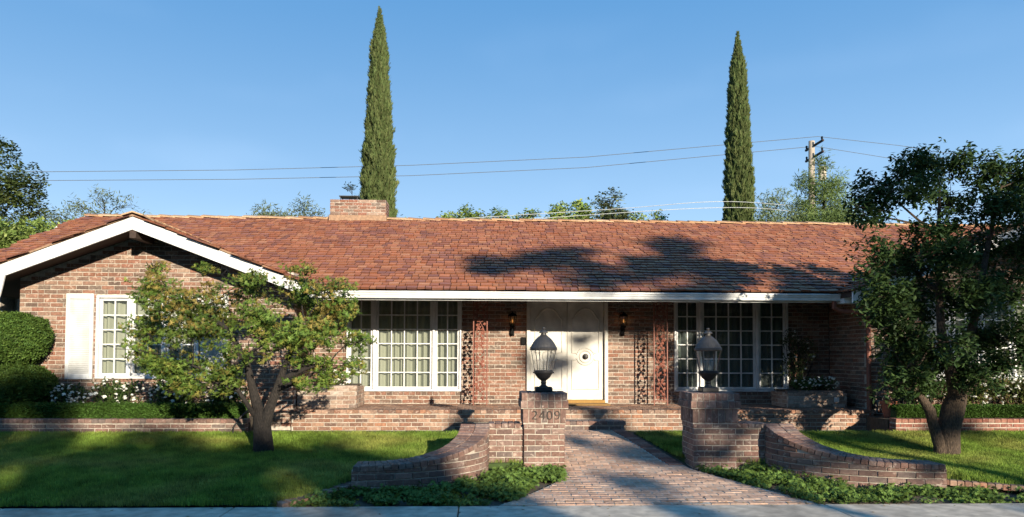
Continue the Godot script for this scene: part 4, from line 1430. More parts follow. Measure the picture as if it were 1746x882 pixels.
func maples() -> void:
	var leaf := lobed_sprig(5, 0.052, 0.07, 0.5, 0.25)
	var pal := [Color(0.10, 0.165, 0.03), Color(0.085, 0.145, 0.026), Color(0.125, 0.19, 0.036), Color(0.17, 0.20, 0.04), Color(0.095, 0.155, 0.03), Color(0.11, 0.17, 0.032), Color(0.14, 0.19, 0.036), Color(0.19, 0.17, 0.04)]
	var blobs := [[-1.53, 2.32, 0.20, 0.37, 0.22], [-1.09, 2.07, 0.40, 0.49, 0.24], [-1.73, 1.76, -0.20, 0.39, 0.23], [-1.75, 1.42, 0.10, 0.29, 0.13], [-0.81, 1.66, 0.50, 0.48, 0.28], [-0.61, 2.28, -0.30, 0.48, 0.24], [-1.19, 1.26, 0.10, 0.50, 0.19], [-0.75, 1.02, 0.20, 0.50, 0.20], [-0.15, 2.42, 0.10, 0.33, 0.16], [0.05, 1.91, 0.50, 0.44, 0.28], [0.30, 2.30, -0.40, 0.52, 0.24], [0.93, 2.34, 0.20, 0.37, 0.18], [1.04, 2.01, 0.10, 0.35, 0.26], [0.66, 1.67, 0.40, 0.49, 0.26], [1.12, 1.56, -0.10, 0.36, 0.21], [0.66, 1.23, 0.00, 0.46, 0.20], [-0.07, 1.43, 0.60, 0.40, 0.20], [-0.04, 1.65, -0.60, 0.40, 0.25], [-0.86, 1.92, -0.70, 0.45, 0.30], [0.85, 1.02, 0.10, 0.22, 0.10], [-1.54, 2.62, 0.10, 0.22, 0.10], [0.60, 1.92, -0.60, 0.40, 0.27], [1.36, 1.62, 0.2, 0.20, 0.12], [-0.7, 2.58, 0.2, 0.22, 0.08], [0.5, 2.60, 0.1, 0.25, 0.08], [-0.95, 0.92, 0.25, 0.34, 0.16], [-0.45, 1.15, 0.4, 0.36, 0.18], [0.62, 1.0, 0.25, 0.34, 0.14], [1.2, 1.25, 0.1, 0.28, 0.16], [-1.35, 1.2, 0.3, 0.3, 0.16]]
	tree("maple_tree", "low spreading maple with rusty leaf tips on the shaded lawn before the gable window", "tree", Vector3(-3.03, 0.19, -10.96), [
		[[Vector3(0, -0.1, 0), Vector3(0.0, 0.12, 0), Vector3(-0.02, 0.36, 0), Vector3(-0.08, 0.62, 0), Vector3(-0.16, 0.95, 0.04), Vector3(-0.24, 1.3, 0.05), Vector3(-0.5, 1.75, 0.05), Vector3(-0.9, 2.05, 0.05)], [0.165, 0.138, 0.122, 0.078, 0.055, 0.045, 0.032, 0.02]],
		[[Vector3(0.0, 0.36, 0.01), Vector3(0.07, 0.60, 0.02), Vector3(0.18, 0.92, 0.02), Vector3(0.27, 1.2, 0.0), Vector3(0.40, 1.5, 0.05), Vector3(0.62, 1.8, 0.05)], [0.095, 0.075, 0.055, 0.045, 0.03, 0.018]],
		[[Vector3(0.20, 0.88, 0.02), Vector3(0.36, 1.1, 0.1), Vector3(0.62, 1.22, 0.1), Vector3(0.95, 1.32, 0.05)], [0.05, 0.04, 0.03, 0.015]],
		[[Vector3(-0.12, 0.55, 0.06), Vector3(-0.3, 0.9, 0.2), Vector3(-0.55, 1.12, 0.3), Vector3(-0.9, 1.25, 0.3)], [0.035, 0.028, 0.02, 0.012]]],
		blobs, leaf, "leaf", pal, 1750.0, {"gap": 0.20, "tips": Color(0.24, 0.185, 0.05), "tilt": 0.8, "twigs": 6})
	leaf = sprig(8, 0.085, 0.036, 0.10, 0.9, 0.15)
	pal = [Color(0.035, 0.068, 0.02), Color(0.045, 0.08, 0.022), Color(0.03, 0.06, 0.02), Color(0.055, 0.09, 0.024), Color(0.04, 0.075, 0.02)]
	blobs = [[-0.12, 4.24, 0.00, 0.50, 0.29], [0.19, 4.24, 0.20, 0.24, 0.26], [-0.65, 4.08, 0.10, 0.24, 0.18], [-0.84, 3.83, -0.10, 0.41, 0.29], [-0.62, 3.77, 0.40, 0.43, 0.22], [-1.08, 3.45, 0.10, 0.31, 0.20], [0.61, 4.08, 0.20, 0.36, 0.38], [1.26, 3.99, -0.10, 0.37, 0.45], [0.45, 3.84, -0.50, 0.34, 0.24], [0.62, 3.56, 0.30, 0.48, 0.28], [-0.17, 3.28, 0.20, 0.44, 0.20], [-1.16, 2.88, 0.30, 0.32, 0.36], [-0.41, 2.78, -0.20, 0.46, 0.37], [-0.20, 2.86, 0.50, 0.43, 0.31], [0.94, 3.07, -0.30, 0.50, 0.34], [-0.97, 2.22, 0.40, 0.43, 0.39], [0.10, 2.29, -0.40, 0.47, 0.38], [0.26, 2.32, 0.30, 0.48, 0.36], [0.95, 2.51, 0.10, 0.36, 0.44], [-0.78, 1.66, 0.20, 0.40, 0.32], [-0.30, 1.66, 0.50, 0.47, 0.33], [0.84, 1.72, -0.20, 0.46, 0.30], [1.03, 1.84, 0.20, 0.32, 0.36], [-0.68, 1.30, 0.30, 0.36, 0.22], [0.20, 1.30, 0.10, 0.40, 0.18], [1.60, 3.20, 0.00, 0.49, 0.82], [1.66, 2.02, 0.00, 0.41, 0.49], [-0.85, 1.02, 0.25, 0.30, 0.18], [-0.45, 1.12, 0.1, 0.3, 0.2], [0.32, 1.12, 0.35, 0.34, 0.2], [0.85, 1.38, 0.2, 0.42, 0.22], [1.3, 1.5, 0.1, 0.4, 0.26], [-0.1, 1.5, -0.3, 0.4, 0.25], [-0.65, 2.55, -0.50, 0.30, 0.26]]
	tree("shade_tree", "tall dark leafy tree with a forked trunk on the sunlit lawn by the wing", "tree", Vector3(6.62, 0.15, -10.65), [
		[[Vector3(0.05, -0.1, 0), Vector3(0.07, 0.12, 0), Vector3(0.09, 0.4, 0), Vector3(0.17, 0.72, 0), Vector3(0.24, 0.92, 0), Vector3(0.1, 1.3, 0.05), Vector3(-0.02, 1.8, 0.05), Vector3(-0.05, 2.4, 0.05), Vector3(0.0, 3.2, 0.0), Vector3(0.02, 3.9, 0)], [0.20, 0.17, 0.155, 0.155, 0.13, 0.08, 0.06, 0.045, 0.03, 0.015]],
		[[Vector3(0.22, 0.82, 0), Vector3(0.5, 1.1, 0.05), Vector3(0.85, 1.3, 0.1), Vector3(1.2, 1.42, 0.1), Vector3(1.5, 1.9, 0.1)], [0.075, 0.048, 0.038, 0.03, 0.015]],
		[[Vector3(-0.04, -0.1, 0.05), Vector3(-0.07, 0.18, 0.05), Vector3(-0.17, 0.5, 0.06), Vector3(-0.21, 0.68, 0.06), Vector3(-0.38, 0.92, 0.08), Vector3(-0.58, 1.2, 0.1), Vector3(-0.75, 1.6, 0.1), Vector3(-0.85, 2.2, 0.1)], [0.10, 0.085, 0.07, 0.075, 0.045, 0.032, 0.025, 0.015]],
		[[Vector3(0.22, 0.95, 0.0), Vector3(0.42, 1.5, -0.05), Vector3(0.55, 2.2, 0.0), Vector3(0.7, 3.1, 0.05), Vector3(0.9, 3.9, 0.05)], [0.09, 0.07, 0.05, 0.035, 0.02]]],
		blobs, leaf, "leaf", pal, 1000.0, {"gap": 0.13, "tilt": 0.8, "twigs": 7, "bark": "bark"})

func hedge(label: String, x0: float, x1: float, y0: float, y1: float, z0: float, z1: float, face := 1.0) -> void:
	var o := thing("box_hedge", label, "hedge")
	var places := []
	var tints := []
	var n := int((x1 - x0) * 1500) if face == 1.0 else (30000 if face < 0.0 else 9000)
	for i in n:
		var f := rng.randf()
		var p := Vector3(rng.randf_range(x0, x1), 0, 0)
		if f < 0.45:
			p.y = y1 + rng.randf_range(-0.03, 0.012); p.z = rng.randf_range(z1, z0)
		else:
			p.y = rng.randf_range(y0, y1); p.z = (z0 if face > 0.0 else z1 - 1.0) + signf(face) * rng.randf_range(-0.035, 0.012)
		p += Vector3(0, 1, 0) * bumps.get_noise_2d(p.x * 6.0, p.z * 6) * 0.03
		var k := Color(0.05, 0.10, 0.018) * (1.0 + 0.4 * bumps.get_noise_3dv(p * 3.0) + rng.randf_range(-0.15, 0.25))
		places.append(Transform3D(Basis(Vector3.UP, rng.randf() * TAU) * Basis(Vector3.RIGHT, rng.randf_range(-0.8, 0.8)) * Basis.from_scale(Vector3.ONE * rng.randf_range(0.8, 1.2) * (1.0 if face == 1.0 else 3.5)), p))
		tints.append(k)
	multi(o, "foliage", sprig(9, 0.03, 0.018, 0.035, 0.3, 1.2), M.waxy_leaf, places, tints)
	var b := MB.new()
	b.box(Vector3((x0 + x1) * 0.5, (y0 + y1) * 0.5 - 0.02, (z0 + z1) * 0.5), Vector3(x1 - x0 - 0.02, y1 - y0 - 0.04, z0 - z1 - 0.06))
	var cm: StandardMaterial3D = M.turf
	obj(o, "inner_twigs", b.mesh(false), cm)

func bush(called: String, label: String, cat: String, base: Vector3, blobs: Array, leaf: ArrayMesh, palette: Array, density: float, flowers := 0, group := "", flower_size := 0.028, mat_name := "waxy_leaf") -> void:
	var o := thing(called, label, cat, base, group)
	var places := []
	var tints := []
	var st := MB.new()
	for q in blobs:
		fill_blob(places, tints, Vector3(q[0], q[1], q[2]), Vector3(q[3], q[4], q[3] * 0.85), int(density * q[3] * q[3] * q[4] * 4.2 + 8), palette, 0.0, 0.4, 0.7)
		for k in 5:
			limb(st, Vector3(q[0] * 0.5 + rng.randf_range(-0.04, 0.04), 0, q[2] * 0.5), Vector3(q[0], q[1], q[2]) + Vector3(rng.randf_range(-0.6, 0.6) * q[3], rng.randf_range(-0.3, 0.6) * q[4], rng.randf_range(-0.6, 0.6) * q[3]), 0.012, 0.005, 0.0, 5)
	multi(o, "foliage", leaf, M[mat_name], places, tints)
	obj(o, "stem", st.mesh(false), M.bark_grey)
	if flowers:
		var b := MB.new()
		for k in 9:
			var a := TAU * k / 9.0 * 2.0
			var d := Vector3(cos(a), 0.35 + 0.5 * (k % 3), sin(a)).normalized()
			var sd := d.cross(Vector3.UP).normalized()
			b.tri(Vector3.ZERO, d * 0.8 + sd * 0.55, d * 1.1)
			b.tri(Vector3.ZERO, d * 1.1, d * 0.8 - sd * 0.55)
		var fm := b.mesh(false)
		for i in flowers:
			var q: Array = blobs[rng.randi() % blobs.size()]
			var d := Vector3(rng.randfn(), rng.randfn() + 0.35, absf(rng.randfn()) + 0.25).normalized()
			var p := Vector3(q[0], q[1], q[2]) + d * Vector3(q[3], q[4], q[3]) * rng.randf_range(0.92, 1.06)
			obj(o, "flower", fm, M.petal, Transform3D(Basis(Vector3.UP, rng.randf() * TAU) * Basis(Vector3.RIGHT, rng.randf_range(0.1, 1.0)) * Basis.from_scale(Vector3.ONE * flower_size * rng.randf_range(0.7, 1.3)), p))

func beds() -> void:
	for w in 2:
		var x0 := -12.0 if w == 0 else 6.78
		var x1 := -3.65 if w == 0 else 14.0
		var o := thing("planter_kerb", "low brick planter wall below the hedge of the gabled wing with the topiary" if w == 0 else "low brick planter wall behind the forked tree, below a clipped hedge", "planter wall")
		brick_box(o, x0, x1, 0.30, 0.575, -12.15, -12.36, "red" if w == 1 else "pier", 110, "edge", 0.067, "flr")
		var b := MB.new()
		b.box(Vector3((x0 + x1) * 0.5, 0.40, -12.79), Vector3(x1 - x0, 0.3, 0.8))
		obj(o, "soil", b.mesh(false), M.soil)
	hedge("clipped box hedge along the planter under the white flowers and the topiary ball", -12.0, -3.72, 0.55, 0.775, -12.36, -12.66)
	hedge("clipped box hedge along the planter behind the forked tree trunk", 6.95, 14.0, 0.55, 0.745, -12.36, -12.66)
	hedge("tall boundary hedge running away from the topiary end of the house", -32.0, -9.4, 0.3, 2.1, -16.0, -16.7, 2.0)
	hedge("tall boundary hedge running away from the far wing beyond the forked tree", 13.2, 34.0, 0.3, 2.1, -16.0, -16.7, 2.0)
	# topiary of two tiers
	var box_leaf := sprig(10, 0.034, 0.02, 0.04, 0.3, 1.2)
	var pal := [Color(0.065, 0.115, 0.022), Color(0.08, 0.13, 0.025), Color(0.05, 0.095, 0.02)]
	var o := thing("topiary", "clipped two-tier topiary, a ball above a rounded block, beside the white shutter", "topiary", Vector3(-7.50, 0.5, -12.85))
	for tier in [[Vector3(-0.03, 1.33, 0), Vector3(0.45, 0.41, 0.42), "ball"], [Vector3(0.0, 0.55, 0), Vector3(0.51, 0.35, 0.44), "lower_tier"]]:
		var places := []
		var tints := []
		fill_blob(places, tints, tier[0], tier[1], 4200, pal, -1.0, 0.10, 0.9)
		for k in places.size():   # the clipped outline is not perfectly even
			var d: Vector3 = (places[k].origin - tier[0])
			places[k].origin = tier[0] + d * (1.0 + 0.16 * bumps.get_noise_3dv(d * 6.0) + 0.06 * bumps.get_noise_3dv(d * 17.0))
		multi(o, tier[2], box_leaf, M.waxy_leaf, places, tints)
		var b := MB.new()
		b.lathe(tier[0], [[0.0, -tier[1].y * 0.86], [tier[1].x * 0.6, -tier[1].y * 0.68], [tier[1].z * 0.9, 0.0], [tier[1].x * 0.6, tier[1].y * 0.68], [0.0, tier[1].y * 0.86]], 14)
		obj(o, "inner_twigs", b.mesh(false), M.turf)
	var b := MB.new()
	b.tube([Vector3(0, 0, 0), Vector3(0.01, 0.6, 0), Vector3(0.02, 1.2, 0)], [0.04, 0.035, 0.03], 8)
	obj(o, "stem", b.mesh(false), M.bark_grey)
	# white flowering shrubs along the wings
	var leaf := sprig(8, 0.05, 0.028, 0.05, 0.5, 0.9)
	var gp := [Color(0.045, 0.085, 0.022), Color(0.06, 0.10, 0.025), Color(0.08, 0.115, 0.03)]
	var grp := "white flowering shrubs under the wing windows"
	var z := -12.92
	bush("flowering_shrub", "small white flowering shrub next to the topiary, below the lone shutter", "flowering shrub", Vector3(-6.75, 0.52, z), [[0, 0.36, 0, 0.26, 0.22], [0.2, 0.3, 0.05, 0.2, 0.18]], leaf, gp, 1500, 60, grp)
	bush("flowering_shrub", "white flowering shrub under the sash with the white shutter beside it", "flowering shrub", Vector3(-5.95, 0.52, z), [[-0.1, 0.42, 0, 0.32, 0.26], [0.25, 0.36, 0.05, 0.28, 0.24]], leaf, gp, 1500, 60, grp)
	bush("flowering_shrub", "white flowering shrub under the middle of the gable window, seen past maple leaves", "flowering shrub", Vector3(-5.0, 0.52, z), [[-0.1, 0.40, 0, 0.34, 0.26], [0.28, 0.36, 0.05, 0.28, 0.22]], leaf, gp, 1500, 60, grp)
	bush("flowering_shrub", "white flowering shrub in the deep shade behind the maple trunk", "flowering shrub", Vector3(-4.1, 0.52, z), [[-0.1, 0.36, 0, 0.32, 0.24], [0.22, 0.32, 0.05, 0.26, 0.2]], leaf, gp, 1500, 30, grp)
	gp = [Color(0.09, 0.12, 0.03), Color(0.12, 0.14, 0.035), Color(0.07, 0.10, 0.03), Color(0.15, 0.11, 0.05)]
	bush("flowering_shrub", "sunlit cream flowering shrub beside the forked trunk, under the shaded sash", "flowering shrub", Vector3(8.75, 0.5, z), [[-0.3, 0.46, 0, 0.36, 0.30], [0.2, 0.52, 0.02, 0.36, 0.30]], leaf, gp, 1500, 75, grp)
	bush("flowering_shrub", "sunlit cream flowering shrub at the edge of the photograph under the wing window", "flowering shrub", Vector3(9.65, 0.5, z), [[-0.25, 0.48, 0, 0.36, 0.30], [0.25, 0.5, 0.02, 0.36, 0.32]], leaf, gp, 1500, 60, grp)
	bush("shrub", "dark green shrub with a few pale blooms between the two forks of the tree trunk", "shrub", Vector3(7.75, 0.5, z), [[-0.1, 0.5, 0, 0.4, 0.34], [0.15, 0.75, -0.05, 0.32, 0.3]], leaf, [Color(0.04, 0.08, 0.022), Color(0.055, 0.10, 0.028)], 1400, 8)
	# small standard bush at the wing corner
	bush("corner_shrub", "leafy shrub on a thin bare stem at the corner of the dark wing wall", "shrub", Vector3(7.25, 0.5, -12.75), [[0.0, 1.0, 0, 0.34, 0.3], [-0.12, 0.75, 0.05, 0.26, 0.2], [0.14, 1.3, 0, 0.25, 0.22]], leaf, [Color(0.04, 0.08, 0.022), Color(0.055, 0.10, 0.028)], 1200)
	# raised planters beside the porch windows
	planter("raised_planter", "pale brick raised planter below the curtained window, next to the maple", -3.15, -2.13, 1.02, -13.42, "pale")
	var pr := planter("raised_planter", "dark brick raised planter below the unlit window, with white flowers on top", 5.60, 6.70, 0.93, -13.62, "pale")
	b = MB.new()
	b.bbox(Vector3(6.50, 0.80, -13.605), Vector3(0.09, 0.085, 0.02), 0.004)
	obj(pr, "white_plate", b.mesh(false), M.white)
	bush("planter_flowers", "white blooms spilling over the pale raised planter beside the curtained window", "flowering plant", Vector3(-2.55, 1.04, -13.8), [[-0.1, 0.14, 0.05, 0.26, 0.14], [0.15, 0.12, 0.1, 0.2, 0.12]], leaf, [Color(0.07, 0.11, 0.03), Color(0.1, 0.13, 0.035)], 2000, 45, "", 0.026)
	bush("planter_flowers", "low white blooms on the dark raised planter under the unlit window", "flowering plant", Vector3(6.25, 0.95, -13.95), [[-0.25, 0.12, 0.08, 0.26, 0.12], [0.15, 0.13, 0.1, 0.24, 0.12]], leaf, [Color(0.07, 0.12, 0.03), Color(0.09, 0.14, 0.035)], 2000, 55, "", 0.024)
	bush("climbing_shrub", "tall loose dark shrub standing in the raised planter against the recessed wall", "shrub", Vector3(6.15, 0.95, -14.45), [[-0.1, 0.45, 0, 0.26, 0.3], [0.15, 0.75, 0, 0.24, 0.26], [-0.15, 0.95, 0, 0.2, 0.2]], leaf, [Color(0.05, 0.08, 0.03), Color(0.07, 0.09, 0.035)], 800, 12, "", 0.024)
	# a clay pot at the wing corner and a pale pipe at the end of the planter
	o = thing("clay_pot", "terracotta pot half hidden behind the hedge at the wing corner", "flower pot", Vector3(7.02, 0.52, -12.78))
	b = MB.new()
	b.lathe(Vector3.ZERO, [[0.0, 0.0], [0.085, 0.0], [0.125, 0.26], [0.14, 0.262], [0.142, 0.31], [0.125, 0.312], [0.118, 0.27], [0.0, 0.27]], 20)
	obj(o, "pot", b.mesh(false), M.terracotta)
	o = thing("irrigation_pipe", "thin pale bent pipe rising in front of the brick planter wall beside the maple trunk", "pipe", Vector3.ZERO)
	b = MB.new()
	b.tube([Vector3(-3.80, 0.3, -12.0), Vector3(-3.78, 0.48, -12.02), Vector3(-3.70, 0.62, -12.1), Vector3(-3.62, 0.72, -12.25), Vector3(-3.60, 0.74, -12.4)], [0.012, 0.012, 0.012, 0.012, 0.012], 8)
	obj(o, "pipe", b.mesh(false), M.grey_metal)

func grass_and_ivy() -> void:
	# one tuft of blades, many copies
	var tufts := []
	for v in 2:
		var b := MB.new()
		for i in 11:
			var a := rng.randf() * TAU
			var at := Vector3(rng.randf_range(-0.035, 0.035), 0, rng.randf_range(-0.035, 0.035))
			var lean := Vector3(cos(a), 0, sin(a)) * rng.randf_range(0.006, 0.03)
			var h := rng.randf_range(0.03, 0.062)
			var sd := Vector3(-sin(a), 0, cos(a)) * 0.0026
			b.col = Color(1, 1, 1) * rng.randf_range(0.8, 1.2)
			b.col.a = 1
			var m := at + lean * 0.35 + Vector3(0, h * 0.6, 0)
			b.tri(at - sd, m - sd * 0.8, m + sd * 0.8)
			b.tri(at - sd, m + sd * 0.8, at + sd)
			b.tri(m - sd * 0.8, at + lean + Vector3(0, h, 0), m + sd * 0.8)
		tufts.append(b.mesh())
	for side in 2:
		var places := [[], []]
		var tints := [[], []]
		var n := 62000 if side == 0 else 46000
		var i := 0
		while i < n:
			var z := -8.19 - pow(rng.randf(), 1.0) * 3.92
			var lo := -7.6 + (z + 8.2) * 0.55 if side == 0 else right_lawn_edge(z)
			var hi := left_lawn_edge(z) if side == 0 else 8.0 - (z + 8.2) * 0.55
			i += 1
			var x := rng.randf_range(-10, 1.2) if side == 0 else rng.randf_range(2.3, 10.2)
			if x < lo - (rng.randf() * 0.04 if side else 0.0) or x > hi + (0.0 if side else rng.randf() * 0.04):
				continue
			var k := rng.randi() % 2
			var dry := bumps.get_noise_2d(x * 1.1, z * 1.1)
			var g := Color(0.195, 0.29, 0.048).lerp(Color(0.33, 0.32, 0.085), clampf(dry * 1.1 + 0.12, 0, 0.75)) * (1.0 + rng.randf_range(-0.42, 0.42) + 0.5 * bumps.get_noise_2d(x * 4.0, z * 4.0))
			places[k].append(Transform3D(Basis(Vector3.UP, rng.randf() * TAU) * Basis.from_scale(Vector3.ONE * rng.randf_range(0.75, 1.25)), Vector3(x, lawn_y(z) - 0.004, z)))
			tints[k].append(g)
		for k in 2:
			var o := multi(self, "grass", tufts[k], M.grass, places[k], tints[k])
			tag(o, "short green grass of the lawn under the maple" if side == 0 else "short sunlit green grass of the lawn round the forked tree", "grass")
	var lp := []
	var lt := []
	for i in 420:
		var z := -7.0 - rng.randf() * 3.2
		var x := rng.randf_range(-6.5, 8.0)
		if rng.randf() < 0.55:   # most gather where the beds meet the pavement
			z = -8.13 + rng.randf_range(-0.25, 0.06)
		var y := 0.004 if z > -8.17 else (lawn_y(z) + 0.035 if (x < left_lawn_edge(z) or x > right_lawn_edge(z)) else path_y(z) + 0.012)
		lp.append(Transform3D(Basis(Vector3.UP, rng.randf() * TAU) * Basis(Vector3.RIGHT, rng.randf_range(-0.3, 0.3)) * Basis.from_scale(Vector3.ONE * rng.randf_range(0.6, 1.2)), Vector3(x, y, z)))
		lt.append([Color(0.22, 0.12, 0.05), Color(0.30, 0.19, 0.09), Color(0.16, 0.09, 0.05), Color(0.26, 0.22, 0.08)][rng.randi() % 4])
	tag(multi(self, "fallen_leaves", sprig(1, 0.05, 0.032, 0.005, 0.05, 0.1), M.leaf, lp, lt), "dry brown leaves scattered along the edge of the pavement", "fallen leaves")
	# ivy beds at the foot of the curved walls
	var leaf := lobed_sprig(6, 0.046, 0.055, 0.3, 0.5)
	for side in 2:
		var places := []
		var tints := []
		for i in 9000:
			var z := -8.2 - rng.randf() * 1.95
			var x := rng.randf_range(-2.2, 1.1) if side == 0 else rng.randf_range(2.8, 8.6)
			var ok := true
			if side == 0:
				ok = x < path_left(z) - 0.03 - 0.12 * bumps.get_noise_2d(z * 9.0, 3.0) and x > left_lawn_edge(z) + (0.08 if z > -9.1 else 0.34)
				if z < -10.06 and x > 0.56:
					ok = false
				if x < LW.x + 0.05 and z < -8.75:
					ok = false
			else:
				ok = x > path_right(z) + 0.03 + 0.12 * bumps.get_noise_2d(z * 9.0, 7.0) and x < right_lawn_edge(z) - (0.08 if z > -9.1 else 0.34)
				if z < -10.06 and x < 3.5:
					ok = false
				if x > RW.x - 0.05 and z < -8.75:
					ok = false
			if not ok or bumps.get_noise_2d(x * 4.0 + 9.0, z * 4.0) < (-0.03 if (x < -0.2 or x > 4.4) else -0.16):
				continue
			var lift := 0.012 + (0.045 if (x < -0.2 or x > 4.2) else 0.075) * (0.5 + bumps.get_noise_2d(x * 3.0, z * 3.0)) * rng.randf()
			var t := 1.0 + 0.5 * bumps.get_noise_2d(x * 5.0, z * 5.0) + rng.randf_range(-0.2, 0.2)
			places.append(Transform3D(Basis(Vector3.UP, rng.randf() * TAU) * Basis(Vector3.RIGHT, rng.randf_range(-0.5, 0.5)) * Basis.from_scale(Vector3.ONE * rng.randf_range(0.7, 1.25)), Vector3(x, path_y(z) + lift, z)))
			tints.append(Color(0.10, 0.16, 0.035) * t)
		var o := multi(self, "ivy", leaf, M.waxy_leaf, places, tints)
		tag(o, "green ivy ground cover at the foot of the curved wall with the house number" if side == 0 else "green ivy ground cover below the curved wall by the forked tree", "ivy")

# ------------------------------------------------------------------ beyond the house
func cypress(label: String, base: Vector3, prof: Array) -> void:
	var o := thing("cypress_tree", label, "cypress", base, "tall cypresses behind the roof")
	var b := MB.new()
	var core := []
	for p in prof:
		core.append([p[0] * 0.68, p[1] - 0.1 if p[0] < 0.02 else p[1]])
	b.lathe(Vector3.ZERO, core, 14)
	obj(o, "inner_twigs", b.mesh(false), M.turf)
	b = MB.new()
	b.tube([Vector3(0, -0.2, 0), Vector3(0, 2.0, 0), Vector3(0, 6, 0)], [0.22, 0.18, 0.1], 10)
	obj(o, "trunk", b.mesh(false), M.bark_grey)
	b = MB.new()
	for i in 12:
		var a := rng.randf() * TAU
		var at := Vector3(cos(a), 0, sin(a)) * rng.randf_range(0.0, 0.05) + Vector3(0, rng.randf_range(-0.05, 0.1), 0)
		var d := Vector3(cos(a) * 0.3, 1, sin(a) * 0.3).normalized()
		var sd := Vector3(-sin(a), 0, cos(a)) * 0.018
		var l := rng.randf_range(0.08, 0.17)
		b.col = Color(1, 1, 1) * rng.randf_range(0.75, 1.2)
		b.col.a = 1
		b.tri(at, at + d * l * 0.5 + sd, at + d * l)
		b.tri(at, at + d * l, at + d * l * 0.5 - sd)
	var spray := b.mesh()
	var places := []
	var tints := []
	var h: float = prof[prof.size() - 1][1]
	for i in 19000:
		var y := 1.0 + (h - 1.0) * (1.0 - pow(rng.randf(), 0.62))
		if y < 4.0 and rng.randf() < 0.5:
			continue
		var r := 0.0
		for k in prof.size() - 1:
			if y >= prof[k][1] and y <= prof[k + 1][1]:
				r = lerpf(prof[k][0], prof[k + 1][0], (y - prof[k][1]) / (prof[k + 1][1] - prof[k][1]))
		var a := rng.randf() * TAU
		var lump := bumps.get_noise_3d(cos(a) * 5.0 + base.x, y * 4.5, sin(a) * 5.0)
		var rr := r * (0.81 + 0.40 * lump + rng.randf_range(-0.10, 0.03)) * (1.0 + 0.07 * bumps.get_noise_2d(y * 1.1, base.x + a)) + 0.006
		var tone := 1.0 + 0.7 * lump + rng.randf_range(-0.15, 0.15)
		if bumps.get_noise_3d(cos(a) * 2.0 - base.x, y * 1.3, sin(a) * 2.0) > 0.34:   # a browner patch
			tone *= 0.85
		var k := Color(0.085, 0.125, 0.04).lerp(Color(0.13, 0.13, 0.052), rng.randf() * 0.6)
		var out := Vector3(cos(a), 0, sin(a))
		places.append(Transform3D(Basis(out.cross(Vector3.UP), -rng.randf_range(-0.05, 0.45)) * Basis(Vector3.UP, rng.randf() * TAU) * Basis.from_scale(Vector3.ONE * rng.randf_range(0.7, 1.15) * clampf(r * 4.0, 0.45, 1.0)), Vector3(out.x * rr, y, out.z * rr)))
		tints.append(Color(k.r * tone, k.g * tone, k.b * tone))
	multi(o, "crown", spray, M.leaf, places, tints)

